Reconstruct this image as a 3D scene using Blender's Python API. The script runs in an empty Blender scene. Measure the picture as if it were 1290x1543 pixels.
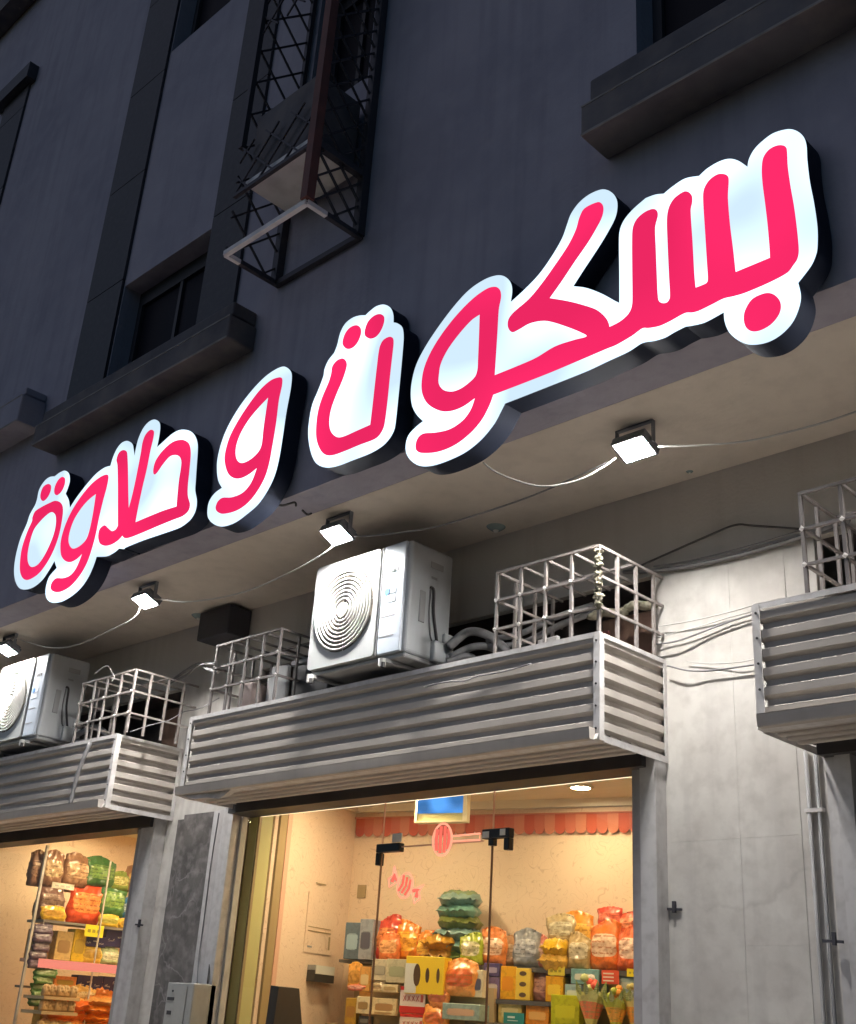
import bpy, bmesh, math, random
from mathutils import Vector, Matrix, noise as mnoise
from mathutils.geometry import tessellate_polygon
SKY_STRENGTH = 0.095
FLOOD_STRENGTH = 1100.0
ROOM_STRENGTH = 215.0
FTILT = -23.5
SUN_EL = 3.4
OZONE = 3.4
SUN_E = 0.2
R = math.radians
SC = bpy.context.scene
COL = SC.collection

# ------------------------------------------------------------------ camera
yaw, pitch, roll, FPX = R(45.538), R(23.632), R(3.807), 1750.5
_f = Vector((-math.sin(yaw)*math.cos(pitch), math.cos(yaw)*math.cos(pitch), math.sin(pitch)))
_r0 = Vector((math.cos(yaw), math.sin(yaw), 0)); _u0 = _r0.cross(_f)
_r = math.cos(roll)*_r0 + math.sin(roll)*_u0
_u = -math.sin(roll)*_r0 + math.cos(roll)*_u0
cam = bpy.data.cameras.new('camera'); camo = bpy.data.objects.new('camera', cam); COL.objects.link(camo)
camo.matrix_world = Matrix(((_r.x, _u.x, -_f.x, 0), (_r.y, _u.y, -_f.y, 0), (_r.z, _u.z, -_f.z, 1.5), (0, 0, 0, 1)))
cam.sensor_fit = 'HORIZONTAL'; cam.sensor_width = 36.0; cam.lens = 36.0*FPX/1290.0
cam.clip_start = 0.05; cam.clip_end = 500
SC.camera = camo

# ------------------------------------------------------------------ night sky, exposure
w = bpy.data.worlds.new('World'); SC.world = w; w.use_nodes = True
nt = w.node_tree; bg = nt.nodes['Background']
sky = nt.nodes.new('ShaderNodeTexSky'); sky.sky_type = 'NISHITA'; sky.sun_disc = False
sky.sun_elevation = R(SUN_EL); sky.sun_rotation = R(12); sky.altitude = 0; sky.ozone_density = OZONE; sky.dust_density = 0.3
nt.links.new(sky.outputs[0], bg.inputs[0]); bg.inputs[1].default_value = SKY_STRENGTH
fill = bpy.data.lights.new('fill_sun', 'SUN'); fill.energy = SUN_E; fill.angle = R(50); fill.color = (1, .87, .95)  # no moon in view; soft fill added to lift facade and lower walls
mo = bpy.data.objects.new('fill_sun', fill); COL.objects.link(mo); mo.rotation_euler = (R(58), 0, R(-25)); mo.location = (3, -8, 20)
SC.view_settings.view_transform = 'Standard'; SC.view_settings.look = 'None'
SC.view_settings.exposure = 0.2; SC.view_settings.gamma = 1.0
SC.view_settings.use_curve_mapping = False
SC.render.engine = 'CYCLES'
SC.cycles.use_denoising = True
try: SC.cycles.denoiser = 'OPENIMAGEDENOISE'
except Exception: pass
SC.cycles.max_bounces = 8; SC.cycles.diffuse_bounces = 5; SC.cycles.transparent_max_bounces = 12
SC.cycles.sample_clamp_indirect = 6; SC.cycles.caustics_reflective = False; SC.cycles.caustics_refractive = False

# ------------------------------------------------------------------ measured outlines and contents
SIGN = {
 's1_out': [(-1.805,5.189),(-1.766,5.157),(-1.739,5.112),(-1.729,5.059),(-1.731,4.978),(-1.728,4.861),(-1.718,4.742),(-1.713,4.618),(-1.719,4.534),(-1.728,4.49),(-1.755,4.442),(-1.816,4.386,1),(-1.809,4.316),(-1.825,4.256),(-1.859,4.203),(-1.915,4.168),(-1.978,4.159),(-2.049,4.178),(-2.103,4.221),(-2.141,4.275),(-2.159,4.334),(-2.161,4.387,1),(-2.255,4.373),(-2.32,4.382),(-2.355,4.391,1),(-2.41,4.385),(-2.464,4.376),(-2.519,4.381),(-2.567,4.393),(-2.595,4.394),(-2.662,4.378),(-2.778,4.37),(-2.905,4.361),(-3.247,4.36),(-3.408,4.361,1),(-3.433,4.323),(-3.476,4.266),(-3.556,4.206),(-3.657,4.167),(-3.772,4.154),(-3.89,4.157),(-3.983,4.181),(-4.048,4.224),(-4.096,4.284),(-4.109,4.346),(-4.091,4.399),(-4.036,4.432),(-3.986,4.449,1),(-4.038,4.504),(-4.081,4.575),(-4.1,4.659),(-4.097,4.745),(-4.073,4.833),(-4.016,4.919),(-3.928,5.009),(-3.81,5.104),(-3.701,5.165),(-3.592,5.185),(-3.503,5.174),(-3.443,5.141),(-3.403,5.088),(-3.389,5.03),(-3.397,4.956,1),(-3.308,4.992),(-3.207,5.047),(-3.124,5.122),(-3.059,5.203),(-3.027,5.277),(-3.003,5.33),(-2.954,5.374),(-2.889,5.394),(-2.816,5.387),(-2.769,5.357),(-2.734,5.309),(-2.718,5.25),(-2.73,5.177),(-2.777,5.107),(-2.839,5.036),(-2.917,4.956),(-2.988,4.88,1),(-2.901,4.831),(-2.808,4.757),(-2.732,4.684),(-2.707,4.662,1),(-2.706,4.816),(-2.707,5.004),(-2.702,5.078),(-2.677,5.128),(-2.624,5.167),(-2.556,5.194),(-2.546,5.196),(-2.495,5.189),(-2.448,5.17,1),(-2.401,5.186),(-2.33,5.197),(-2.254,5.172,1),(-2.212,5.191),(-2.151,5.198),(-2.098,5.186),(-2.053,5.151),(-2.008,5.091,1),(-1.998,5.131),(-1.969,5.17),(-1.925,5.194),(-1.871,5.206)],
 's1_p1': [(-1.841,5.117),(-1.819,5.095),(-1.816,5.06),(-1.818,4.991),(-1.813,4.883),(-1.804,4.764),(-1.799,4.633),(-1.799,4.539),(-1.808,4.5),(-1.829,4.476),(-1.857,4.452),(-1.937,4.44),(-2.051,4.437),(-2.108,4.443),(-2.158,4.452),(-2.209,4.447),(-2.279,4.441),(-2.314,4.445),(-2.354,4.458),(-2.435,4.447),(-2.49,4.445),(-2.545,4.457),(-2.58,4.469),(-2.637,4.452),(-2.724,4.437),(-2.778,4.437),(-2.928,4.434),(-3.1,4.431),(-3.25,4.432),(-3.485,4.436,1),(-3.51,4.38),(-3.562,4.31),(-3.644,4.257),(-3.748,4.226),(-3.866,4.226),(-3.979,4.255),(-4.017,4.281),(-4.026,4.321),(-4.009,4.357),(-3.969,4.367),(-3.875,4.343),(-3.775,4.331),(-3.688,4.352),(-3.634,4.398),(-3.607,4.462,1),(-3.694,4.439),(-3.783,4.442),(-3.865,4.472),(-3.952,4.539),(-4.0,4.615),(-4.015,4.69),(-4.004,4.782),(-3.959,4.87),(-3.882,4.955),(-3.774,5.036),(-3.657,5.093),(-3.558,5.112),(-3.499,5.097),(-3.469,5.064),(-3.46,5.017),(-3.472,4.945),(-3.475,4.793),(-3.478,4.669),(-3.481,4.547,1),(-3.343,4.545),(-3.209,4.547),(-3.087,4.567),(-2.968,4.558),(-2.895,4.549),(-2.93,4.586),(-3.009,4.648),(-3.107,4.717),(-3.173,4.752),(-3.257,4.771),(-3.325,4.764),(-3.373,4.765),(-3.4,4.806),(-3.398,4.852),(-3.364,4.881),(-3.262,4.921),(-3.179,4.98),(-3.097,5.054),(-3.016,5.135),(-2.968,5.208),(-2.945,5.276),(-2.912,5.317),(-2.832,5.314),(-2.804,5.286),(-2.799,5.243),(-2.816,5.196),(-2.887,5.105),(-2.974,5.021),(-3.054,4.94),(-3.131,4.869,1),(-3.011,4.799),(-2.916,4.736),(-2.838,4.677),(-2.792,4.622),(-2.77,4.58),(-2.763,4.548,1),(-2.704,4.553),(-2.66,4.571),(-2.638,4.597),(-2.63,4.637),(-2.629,4.821),(-2.628,4.97),(-2.623,5.051),(-2.6,5.093),(-2.555,5.112),(-2.511,5.109),(-2.488,5.09),(-2.483,5.057),(-2.499,4.998),(-2.498,4.871),(-2.495,4.689),(-2.493,4.617),(-2.487,4.579),(-2.463,4.555),(-2.439,4.552),(-2.426,4.574),(-2.428,4.695),(-2.431,4.876),(-2.431,5.009),(-2.419,5.07),(-2.389,5.108),(-2.339,5.121),(-2.312,5.107),(-2.296,5.078),(-2.295,5.044),(-2.305,4.998),(-2.301,4.815),(-2.298,4.636),(-2.294,4.565,1),(-2.238,4.565),(-2.229,4.582),(-2.23,4.675),(-2.233,4.853),(-2.236,5.014),(-2.23,5.077),(-2.202,5.114),(-2.161,5.126),(-2.128,5.113),(-2.106,5.089),(-2.104,5.055),(-2.112,4.972),(-2.109,4.828),(-2.1,4.684),(-2.094,4.559,1),(-1.928,4.558,1),(-1.927,4.61),(-1.929,4.741),(-1.934,4.859),(-1.939,4.961),(-1.938,5.038),(-1.928,5.093),(-1.903,5.121),(-1.871,5.127)],
 's1_p1h': [(-3.605,4.97,1),(-3.602,4.844),(-3.6,4.674),(-3.601,4.624),(-3.616,4.588),(-3.663,4.564),(-3.721,4.551),(-3.781,4.557),(-3.844,4.59),(-3.884,4.643),(-3.888,4.704),(-3.878,4.769),(-3.832,4.839),(-3.755,4.905),(-3.668,4.957)],
 's1_p2': [(-1.964,4.393),(-1.926,4.373),(-1.901,4.334),(-1.897,4.294),(-1.913,4.259),(-1.95,4.232),(-1.998,4.224),(-2.037,4.237),(-2.06,4.268),(-2.066,4.313),(-2.055,4.352),(-2.021,4.389)],
 's2_out': [(-4.395,5.366),(-4.339,5.324),(-4.307,5.265),(-4.298,5.203,1),(-4.253,5.175),(-4.217,5.134),(-4.201,5.067),(-4.199,4.978),(-4.201,4.805),(-4.205,4.652),(-4.21,4.517),(-4.219,4.467),(-4.253,4.425),(-4.307,4.397),(-4.403,4.382),(-4.543,4.382),(-4.666,4.384),(-4.762,4.401),(-4.843,4.44),(-4.901,4.501),(-4.948,4.596),(-4.975,4.693),(-4.979,4.793),(-4.966,4.889),(-4.927,4.968),(-4.89,5.055),(-4.886,5.105),(-4.86,5.155),(-4.81,5.191,1),(-4.789,5.239),(-4.772,5.319),(-4.735,5.369),(-4.672,5.386),(-4.606,5.376),(-4.55,5.355,1),(-4.51,5.37),(-4.459,5.38)],
 's2_p1': [(-4.712,5.112),(-4.679,5.07),(-4.679,5.028),(-4.702,4.962),(-4.745,4.879),(-4.777,4.8),(-4.786,4.73),(-4.773,4.661),(-4.739,4.61),(-4.686,4.571),(-4.627,4.559),(-4.525,4.561),(-4.41,4.563,1),(-4.406,4.658),(-4.402,4.798),(-4.398,4.941),(-4.391,5.06),(-4.366,5.103),(-4.316,5.108),(-4.284,5.087),(-4.275,5.047),(-4.277,4.976),(-4.282,4.834),(-4.285,4.679),(-4.291,4.558),(-4.3,4.508),(-4.33,4.472),(-4.373,4.459),(-4.492,4.462),(-4.614,4.461),(-4.719,4.466),(-4.786,4.489),(-4.836,4.537),(-4.88,4.615),(-4.898,4.701),(-4.898,4.808),(-4.873,4.898),(-4.826,4.99),(-4.811,5.043),(-4.807,5.093),(-4.767,5.12)],
 's2_p2': [(-4.619,5.31),(-4.583,5.277),(-4.574,5.231),(-4.598,5.181),(-4.643,5.161),(-4.693,5.175),(-4.728,5.215),(-4.733,5.251),(-4.715,5.295),(-4.674,5.318)],
 's2_p3': [(-4.414,5.305),(-4.379,5.274),(-4.375,5.23),(-4.395,5.185),(-4.433,5.158),(-4.485,5.164),(-4.529,5.201),(-4.536,5.241),(-4.516,5.292),(-4.467,5.314)],
 's3_out': [(-5.312,5.281),(-5.251,5.239),(-5.218,5.187),(-5.211,5.088),(-5.226,4.921),(-5.232,4.754),(-5.241,4.607),(-5.263,4.499),(-5.312,4.415),(-5.392,4.339),(-5.503,4.296),(-5.619,4.269),(-5.746,4.276),(-5.844,4.317),(-5.916,4.378),(-5.938,4.443),(-5.931,4.501),(-5.882,4.543),(-5.808,4.561,1),(-5.862,4.628),(-5.897,4.717),(-5.909,4.808),(-5.888,4.927),(-5.833,5.034),(-5.737,5.138),(-5.624,5.217),(-5.508,5.27),(-5.399,5.289)],
 's3_p1': [(-5.336,5.208),(-5.306,5.188),(-5.299,5.137),(-5.312,5.037),(-5.311,4.864),(-5.319,4.714),(-5.331,4.585),(-5.362,4.494),(-5.43,4.415),(-5.517,4.365),(-5.624,4.348),(-5.752,4.363),(-5.816,4.394),(-5.841,4.43),(-5.826,4.468),(-5.778,4.481),(-5.671,4.456),(-5.56,4.459),(-5.485,4.509),(-5.445,4.601,1),(-5.523,4.578),(-5.608,4.573),(-5.688,4.596),(-5.757,4.65),(-5.807,4.734),(-5.823,4.809),(-5.801,4.917),(-5.737,5.012),(-5.64,5.105),(-5.529,5.183),(-5.423,5.217)],
 's3_p1h': [(-5.426,5.098,1),(-5.43,4.99),(-5.432,4.869),(-5.429,4.757),(-5.451,4.713),(-5.519,4.682),(-5.605,4.678),(-5.668,4.71),(-5.704,4.764),(-5.713,4.836),(-5.685,4.915),(-5.617,4.991),(-5.528,5.049)],
 's4_out': [(-6.397,5.174),(-6.308,5.136),(-6.239,5.08),(-6.19,5.007),(-6.169,4.928),(-6.155,4.824),(-6.138,4.707),(-6.126,4.633),(-6.087,4.547),(-6.083,4.478),(-6.114,4.431),(-6.172,4.405),(-6.255,4.392),(-6.478,4.399),(-6.711,4.407),(-6.913,4.405),(-6.915,4.398),(-6.988,4.419,1),(-7.05,4.402),(-7.143,4.396),(-7.292,4.426,1),(-7.312,4.359),(-7.356,4.281),(-7.434,4.218),(-7.55,4.178),(-7.691,4.162),(-7.834,4.183),(-7.921,4.229),(-7.966,4.288),(-7.977,4.356),(-7.954,4.418),(-7.864,4.465,1),(-7.902,4.508),(-7.931,4.544,1),(-7.992,4.477),(-8.077,4.411),(-8.208,4.38),(-8.361,4.396),(-8.465,4.446),(-8.555,4.54),(-8.603,4.648),(-8.616,4.767),(-8.598,4.889),(-8.541,5.003),(-8.521,5.08),(-8.463,5.148),(-8.45,5.199,1),(-8.449,5.283),(-8.387,5.34),(-8.309,5.355),(-8.219,5.336,1),(-8.143,5.348),(-8.059,5.34),(-7.985,5.289),(-7.951,5.216),(-7.961,5.156),(-7.978,5.116,1),(-7.904,5.043),(-7.854,4.955,1),(-7.774,5.025),(-7.65,5.104),(-7.534,5.159),(-7.423,5.179),(-7.333,5.169,1),(-7.32,5.232),(-7.287,5.293),(-7.232,5.328),(-7.153,5.323),(-7.074,5.275),(-7.038,5.217),(-6.998,5.131,1),(-7.001,5.198),(-6.99,5.288),(-6.948,5.361),(-6.883,5.395),(-6.808,5.39),(-6.742,5.348),(-6.715,5.293),(-6.709,5.207),(-6.714,5.129,1),(-6.646,5.149),(-6.548,5.179),(-6.469,5.187)],
 's4_p1': [(-6.399,5.093),(-6.323,5.059),(-6.272,5.011),(-6.242,4.936),(-6.226,4.803),(-6.216,4.694),(-6.196,4.611),(-6.154,4.537),(-6.161,4.491),(-6.22,4.469),(-6.329,4.47),(-6.498,4.47),(-6.67,4.468),(-6.848,4.469),(-6.924,4.481),(-6.964,4.511,1),(-7.012,4.487),(-7.095,4.474),(-7.186,4.485),(-7.262,4.521),(-7.304,4.58),(-7.307,4.64),(-7.249,4.66),(-7.194,4.627),(-7.123,4.583),(-7.072,4.582),(-7.048,4.605,1),(-7.093,4.751),(-7.157,4.958),(-7.219,5.138),(-7.249,5.195),(-7.232,5.245),(-7.176,5.251),(-7.121,5.219),(-7.089,5.147),(-7.053,5.043),(-7.0,4.876),(-6.942,4.704,1),(-6.924,4.81),(-6.914,4.942),(-6.909,5.139),(-6.911,5.232),(-6.89,5.288),(-6.835,5.31),(-6.785,5.285),(-6.775,5.228),(-6.785,5.132),(-6.791,4.982),(-6.805,4.859),(-6.817,4.693),(-6.818,4.573,1),(-6.641,4.574),(-6.468,4.572),(-6.309,4.561,1),(-6.321,4.652),(-6.332,4.762),(-6.332,4.848),(-6.341,4.908),(-6.375,4.955),(-6.441,4.989),(-6.512,4.996),(-6.583,4.958),(-6.641,4.912),(-6.675,4.907),(-6.694,4.953),(-6.681,5.017),(-6.613,5.071),(-6.506,5.105)],
 's4_p2': [(-7.354,5.1),(-7.327,5.069),(-7.325,4.988),(-7.342,4.882),(-7.354,4.743),(-7.356,4.62),(-7.374,4.502),(-7.41,4.397),(-7.483,4.316),(-7.593,4.259),(-7.722,4.245),(-7.828,4.267),(-7.889,4.309),(-7.883,4.353),(-7.829,4.373),(-7.715,4.35),(-7.612,4.352),(-7.541,4.402),(-7.496,4.502,1),(-7.566,4.473),(-7.652,4.466),(-7.736,4.491),(-7.819,4.552),(-7.864,4.634),(-7.878,4.714),(-7.855,4.82),(-7.798,4.918),(-7.694,5.012),(-7.567,5.081),(-7.443,5.107)],
 's4_p2h': [(-7.466,4.975,1),(-7.455,4.853),(-7.452,4.735),(-7.463,4.638),(-7.492,4.595),(-7.57,4.569),(-7.653,4.572),(-7.718,4.608),(-7.763,4.669),(-7.768,4.747),(-7.737,4.833),(-7.658,4.907),(-7.569,4.952)],
 's4_p3': [(-8.111,5.088),(-8.015,5.046),(-7.956,4.977),(-7.934,4.866),(-7.936,4.746),(-7.973,4.634),(-8.047,4.54),(-8.15,4.478),(-8.289,4.461),(-8.383,4.49),(-8.463,4.564),(-8.507,4.67),(-8.523,4.79),(-8.49,4.917),(-8.446,4.997),(-8.452,5.035),(-8.428,5.079),(-8.325,5.092),(-8.21,5.094)],
 's4_p3h': [(-8.142,4.999),(-8.062,4.956),(-8.021,4.88),(-8.016,4.791),(-8.046,4.703),(-8.107,4.614),(-8.184,4.562),(-8.282,4.565),(-8.359,4.615),(-8.405,4.7),(-8.412,4.808),(-8.386,4.909),(-8.307,4.961),(-8.221,4.993)],
 's4_p4': [(-8.301,5.289),(-8.248,5.259),(-8.236,5.205),(-8.268,5.159),(-8.329,5.146),(-8.381,5.185),(-8.397,5.236),(-8.374,5.285)],
 's4_p5': [(-8.081,5.289),(-8.03,5.261),(-8.014,5.207),(-8.04,5.155),(-8.105,5.137),(-8.154,5.169),(-8.169,5.223),(-8.14,5.274)],
}
ITEMS = [
 ('M', 'box', 'product_box', (0.208, 0.343, 1.89, 2.155), 0.3, 0.12, (0.1, 0.16, 0.22), (0.35, 0.5, 0.6), 'blue grey carton in the left corner of the back shelf'),
 ('M', 'box', 'product_box', (0.336, 0.452, 1.898, 2.182), 0.3, 0.12, (0.32, 0.36, 0.42), (0.1, 0.1, 0.14), 'pale grey carton with dark marks beside the blue grey one'),
 ('M', 'bag', 'snack_bag', (0.428, 0.613, 1.934, 2.184), 0.25, 0.14, (0.62, 0.06, 0.03), (0.85, 0.35, 0.1), 'red snack bag slumped beside the grey carton'),
 ('M', 'bag', 'snack_bag', (0.509, 0.668, 1.922, 2.07), 0.32, 0.1, (0.85, 0.22, 0.05), (0.9, 0.5, 0.2), 'small red orange bag lying before the red bag'),
 ('M', 'bag', 'snack_bag', (0.603, 0.807, 1.93, 2.155), 0.25, 0.14, (0.85, 0.24, 0.01), (0.95, 0.5, 0.05), 'tall orange bag with crinkled top on the back shelf'),
 ('M', 'bag', 'snack_bag', (0.803, 0.914, 1.924, 2.09), 0.28, 0.1, (0.8, 0.26, 0.02), (0.95, 0.6, 0.1), 'narrow orange bag right of the tall crinkled one'),
 ('M', 'stack', 'bag_stack', (0.872, 1.119, 1.921, 2.077), 0.25, 0.16, (0.7, 0.33, 0.03), (0.45, 0.22, 0.02), 'low pile of amber bags left of the teal pile'),
 ('M', 'stack', 'bag_stack', (0.936, 1.249, 1.937, 2.384), 0.2, 0.18, (0.22, 0.36, 0.38), (0.2, 0.26, 0.06), 'tall pile of teal and olive bags on the back shelf'),
 ('M', 'bag', 'snack_bag', (1.186, 1.35, 1.921, 2.082), 0.32, 0.1, (0.42, 0.5, 0.03), (0.85, 0.75, 0.55), 'lime green bag with a white peak below the teal pile'),
 ('M', 'bag', 'snack_bag', (1.331, 1.514, 1.92, 2.121), 0.28, 0.12, (0.85, 0.27, 0.06), (0.9, 0.7, 0.5), 'orange bag with white band behind the right door edge'),
 ('M', 'bag', 'snack_bag', (1.497, 1.58, 1.913, 2.078), 0.24, 0.1, (0.5, 0.25, 0.1), (0.7, 0.5, 0.3), 'narrow brown bag left of the silver bag'),
 ('M', 'bag', 'snack_bag', (1.587, 1.776, 1.902, 2.118), 0.28, 0.12, (0.26, 0.27, 0.3), (0.55, 0.55, 0.6), 'silver grey bag with a pointed top'),
 ('M', 'bag', 'snack_bag', (1.727, 1.818, 1.915, 2.087), 0.26, 0.1, (0.62, 0.2, 0.16), (0.8, 0.6, 0.5), 'small pink brown bag right of the silver bag'),
 ('M', 'stack', 'bag_stack', (1.82, 1.999, 1.909, 2.061), 0.3, 0.14, (0.78, 0.45, 0.01), (0.9, 0.6, 0.1), 'yellow pile of flat packets on the back shelf'),
 ('M', 'bag', 'snack_bag', (1.816, 2.017, 2.06, 2.238), 0.2, 0.1, (0.55, 0.42, 0.22), (0.75, 0.7, 0.5), 'clear tan bag standing behind the yellow pile'),
 ('M', 'bag', 'snack_bag', (2.003, 2.154, 1.91, 2.104), 0.3, 0.1, (0.5, 0.34, 0.13), (0.8, 0.7, 0.5), 'tan bag with a pale oval beside the yellow pile'),
 ('M', 'bag', 'snack_bag', (1.91, 2.138, 1.994, 2.246), 0.18, 0.1, (0.9, 0.32, 0.02), (0.95, 0.6, 0.1), 'big orange bag behind the tan bag'),
 ('M', 'bag', 'snack_bag', (2.162, 2.364, 1.914, 2.181), 0.27, 0.14, (0.9, 0.2, 0.02), (0.9, 0.75, 0.55), 'orange red bag with white text bands'),
 ('M', 'bag', 'snack_bag', (2.184, 2.349, 2.177, 2.3), 0.17, 0.1, (0.75, 0.07, 0.03), (0.85, 0.2, 0.1), 'dark red bag on top of the orange red bag'),
 ('M', 'bag', 'snack_bag', (2.32, 2.483, 2.136, 2.267), 0.17, 0.12, (0.8, 0.12, 0.04), (0.9, 0.4, 0.2), 'red bag at the top right end of the back shelf'),
 ('M', 'bag', 'snack_bag', (2.366, 2.53, 1.903, 2.153), 0.29, 0.14, (0.85, 0.16, 0.04), (0.9, 0.75, 0.6), 'red bag with white band under the right frame'),
 ('M', 'box', 'product_box', (1.379, 1.503, 1.818, 1.906), 0.3, 0.1, (0.1, 0.07, 0.2), (0.4, 0.35, 0.5), 'violet carton behind the right door edge, upper of two'),
 ('M', 'box', 'product_box', (1.394, 1.507, 1.709, 1.813), 0.3, 0.1, (0.18, 0.12, 0.28), (0.7, 0.65, 0.7), 'violet and white carton behind the right door edge, lower of two'),
 ('M', 'box', 'product_box', (1.513, 1.63, 1.685, 1.889), 0.28, 0.14, (0.85, 0.42, 0.01), (0.8, 0.3, 0.01), 'plain deep yellow carton under the back shelf edge'),
 ('M', 'dots', 'product_box', (1.63, 1.741, 1.686, 1.88), 0.28, 0.14, (0.85, 0.6, 0.08), (0.12, 0.07, 0.03), 'yellow carton printed with a column of dark ovals'),
 ('M', 'bag', 'snack_bag', (1.747, 1.856, 1.683, 1.867), 0.28, 0.1, (0.34, 0.14, 0.12), (0.6, 0.3, 0.2), 'plum bag beside the carton with dark ovals'),
 ('M', 'box', 'product_box', (1.851, 1.979, 1.709, 1.837), 0.28, 0.12, (0.85, 0.4, 0.01), (0.9, 0.6, 0.05), 'orange carton under the wider yellow price card'),
 ('M', 'tag', 'price_card', (1.867, 1.989, 1.843, 1.903), 0.335, 0.004, (0.9, 0.72, 0.08), (0.5, 0.4, 0.05), 'yellow price card on the back shelf edge, wider one'),
 ('M', 'tag', 'price_card', (2.436, 2.543, 1.856, 1.906), 0.335, 0.004, (0.95, 0.75, 0.02), (0.5, 0.4, 0.05), 'yellow price card beside the right frame'),
 ('M', 'redtag', 'price_card', (2.26, 2.382, 1.804, 1.891), 0.34, 0.004, (0.8, 0.1, 0.04), (0.9, 0.75, 0.65), 'small red price card with white lines'),
 ('M', 'box', 'product_box', (2.04, 2.242, 1.795, 1.892), 0.29, 0.12, (0.22, 0.42, 0.44), (0.7, 0.7, 0.6), 'turquoise carton under the back shelf edge'),
 ('M', 'box', 'product_box', (1.997, 2.117, 1.723, 1.791), 0.3, 0.1, (0.3, 0.42, 0.5), (0.6, 0.65, 0.65), 'pale blue carton behind the candy bouquet'),
 ('M', 'box', 'product_box', (2.367, 2.511, 1.75, 1.854), 0.27, 0.1, (0.3, 0.42, 0.45), (0.5, 0.55, 0.5), 'pale blue grey carton by the right frame'),
 ('M', 'box', 'product_box', (1.514, 1.69, 1.52, 1.668), 0.3, 0.14, (0.8, 0.6, 0.2), (0.85, 0.7, 0.35), 'cream yellow carton on the lower shelf'),
 ('M', 'tealtag', 'price_card', (1.58, 1.733, 1.52, 1.59), 0.42, 0.004, (0.03, 0.27, 0.25), (0.7, 0.8, 0.75), 'teal price card with white print'),
 ('M', 'box', 'product_box', (1.72, 1.892, 1.523, 1.644), 0.3, 0.14, (0.85, 0.3, 0.03), (0.9, 0.5, 0.15), 'orange carton on the lower shelf beside the teal card'),
 ('M', 'box', 'product_box', (1.918, 2.124, 1.534, 1.72), 0.34, 0.12, (0.5, 0.52, 0.01), (0.6, 0.6, 0.02), 'lime green carton on the lower shelf'),
 ('M', 'box', 'product_box', (0.536, 0.671, 1.751, 1.896), 0.42, 0.12, (0.75, 0.65, 0.45), (0.45, 0.4, 0.3), 'cream carton on top of the display stand'),
 ('M', 'box', 'product_box', (0.672, 0.848, 1.739, 1.9), 0.44, 0.12, (0.62, 0.55, 0.36), (0.4, 0.4, 0.25), 'beige carton with a grey window on the stand'),
 ('M', 'oval', 'product_box', (0.842, 1.153, 1.73, 1.924), 0.46, 0.12, (0.9, 0.62, 0.03), (0.1, 0.05, 0.02), 'wide yellow carton printed with dark ovals'),
 ('M', 'bag', 'snack_bag', (0.549, 0.649, 1.642, 1.74), 0.46, 0.08, (0.8, 0.65, 0.4), (0.35, 0.2, 0.08), 'cream packet with a brown spot at the stand corner'),
 ('M', 'box', 'product_box', (0.65, 0.782, 1.638, 1.727), 0.46, 0.1, (0.8, 0.66, 0.4), (0.5, 0.35, 0.15), 'cream tray left of the red price card'),
 ('M', 'box', 'product_box', (0.586, 0.784, 1.557, 1.632), 0.47, 0.1, (0.82, 0.66, 0.38), (0.45, 0.25, 0.1), 'cream tray second below the beige carton'),
 ('M', 'box', 'product_box', (0.589, 0.785, 1.465, 1.548), 0.48, 0.1, (0.82, 0.66, 0.38), (0.5, 0.3, 0.12), 'cream tray lowest at the stand corner'),
 ('M', 'redcard', 'price_card', (0.803, 1.007, 1.545, 1.719), 0.5, 0.004, (0.85, 0.72, 0.65), (0.6, 0.03, 0.02), 'white price card with red bands on the stand, upper one'),
 ('M', 'redcard', 'price_card', (0.811, 1.008, 1.396, 1.541), 0.5, 0.004, (0.85, 0.72, 0.65), (0.6, 0.03, 0.02), 'white price card with red bands on the stand, lower one'),
 ('M', 'bag', 'snack_bag', (1.143, 1.371, 1.62, 1.893), 0.46, 0.14, (0.9, 0.36, 0.08), (0.75, 0.1, 0.02), 'large orange bag with red print on the stand'),
 ('M', 'bag', 'snack_bag', (1.032, 1.179, 1.586, 1.733), 0.48, 0.1, (0.85, 0.3, 0.08), (0.5, 0.1, 0.05), 'orange bag with white peak right of the red price card'),
 ('M', 'bag', 'snack_bag', (1.01, 1.187, 1.449, 1.593), 0.5, 0.1, (0.9, 0.36, 0.06), (0.7, 0.12, 0.03), 'orange bag lowest beside the red price card'),
 ('M', 'box', 'product_box', (1.327, 1.435, 1.636, 1.852), 0.42, 0.1, (0.8, 0.7, 0.5), (0.12, 0.12, 0.2), 'tall cream carton with a dark upright stripe'),
 ('M', 'box', 'product_tray', (1.175, 1.461, 1.491, 1.626), 0.48, 0.16, (0.34, 0.46, 0.42), (0.7, 0.45, 0.3), 'pale teal tray box at the stand front'),
 ('M', 'bag', 'snack_bag', (0.317, 0.426, 1.724, 1.847), 0.42, 0.08, (0.85, 0.4, 0.06), (0.6, 0.3, 0.05), 'amber packet left of the door edge'),
 ('M', 'box', 'product_box', (0.426, 0.517, 1.728, 1.841), 0.42, 0.08, (0.85, 0.42, 0.1), (0.8, 0.6, 0.3), 'light orange carton left of the door edge'),
 ('M', 'bag', 'snack_bag', (0.329, 0.482, 1.629, 1.719), 0.44, 0.08, (0.8, 0.2, 0.14), (0.9, 0.5, 0.4), 'pink packet left of the door edge'),
 ('M', 'box', 'product_box', (0.338, 0.434, 1.45, 1.623), 0.44, 0.08, (0.5, 0.3, 0.04), (0.4, 0.2, 0.05), 'gold brown carton left of the door edge'),
 ('M', 'box', 'product_box', (0.442, 0.554, 1.513, 1.637), 0.46, 0.08, (0.85, 0.72, 0.45), (0.4, 0.25, 0.1), 'cream carton with brown marks left of the door edge'),
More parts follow.
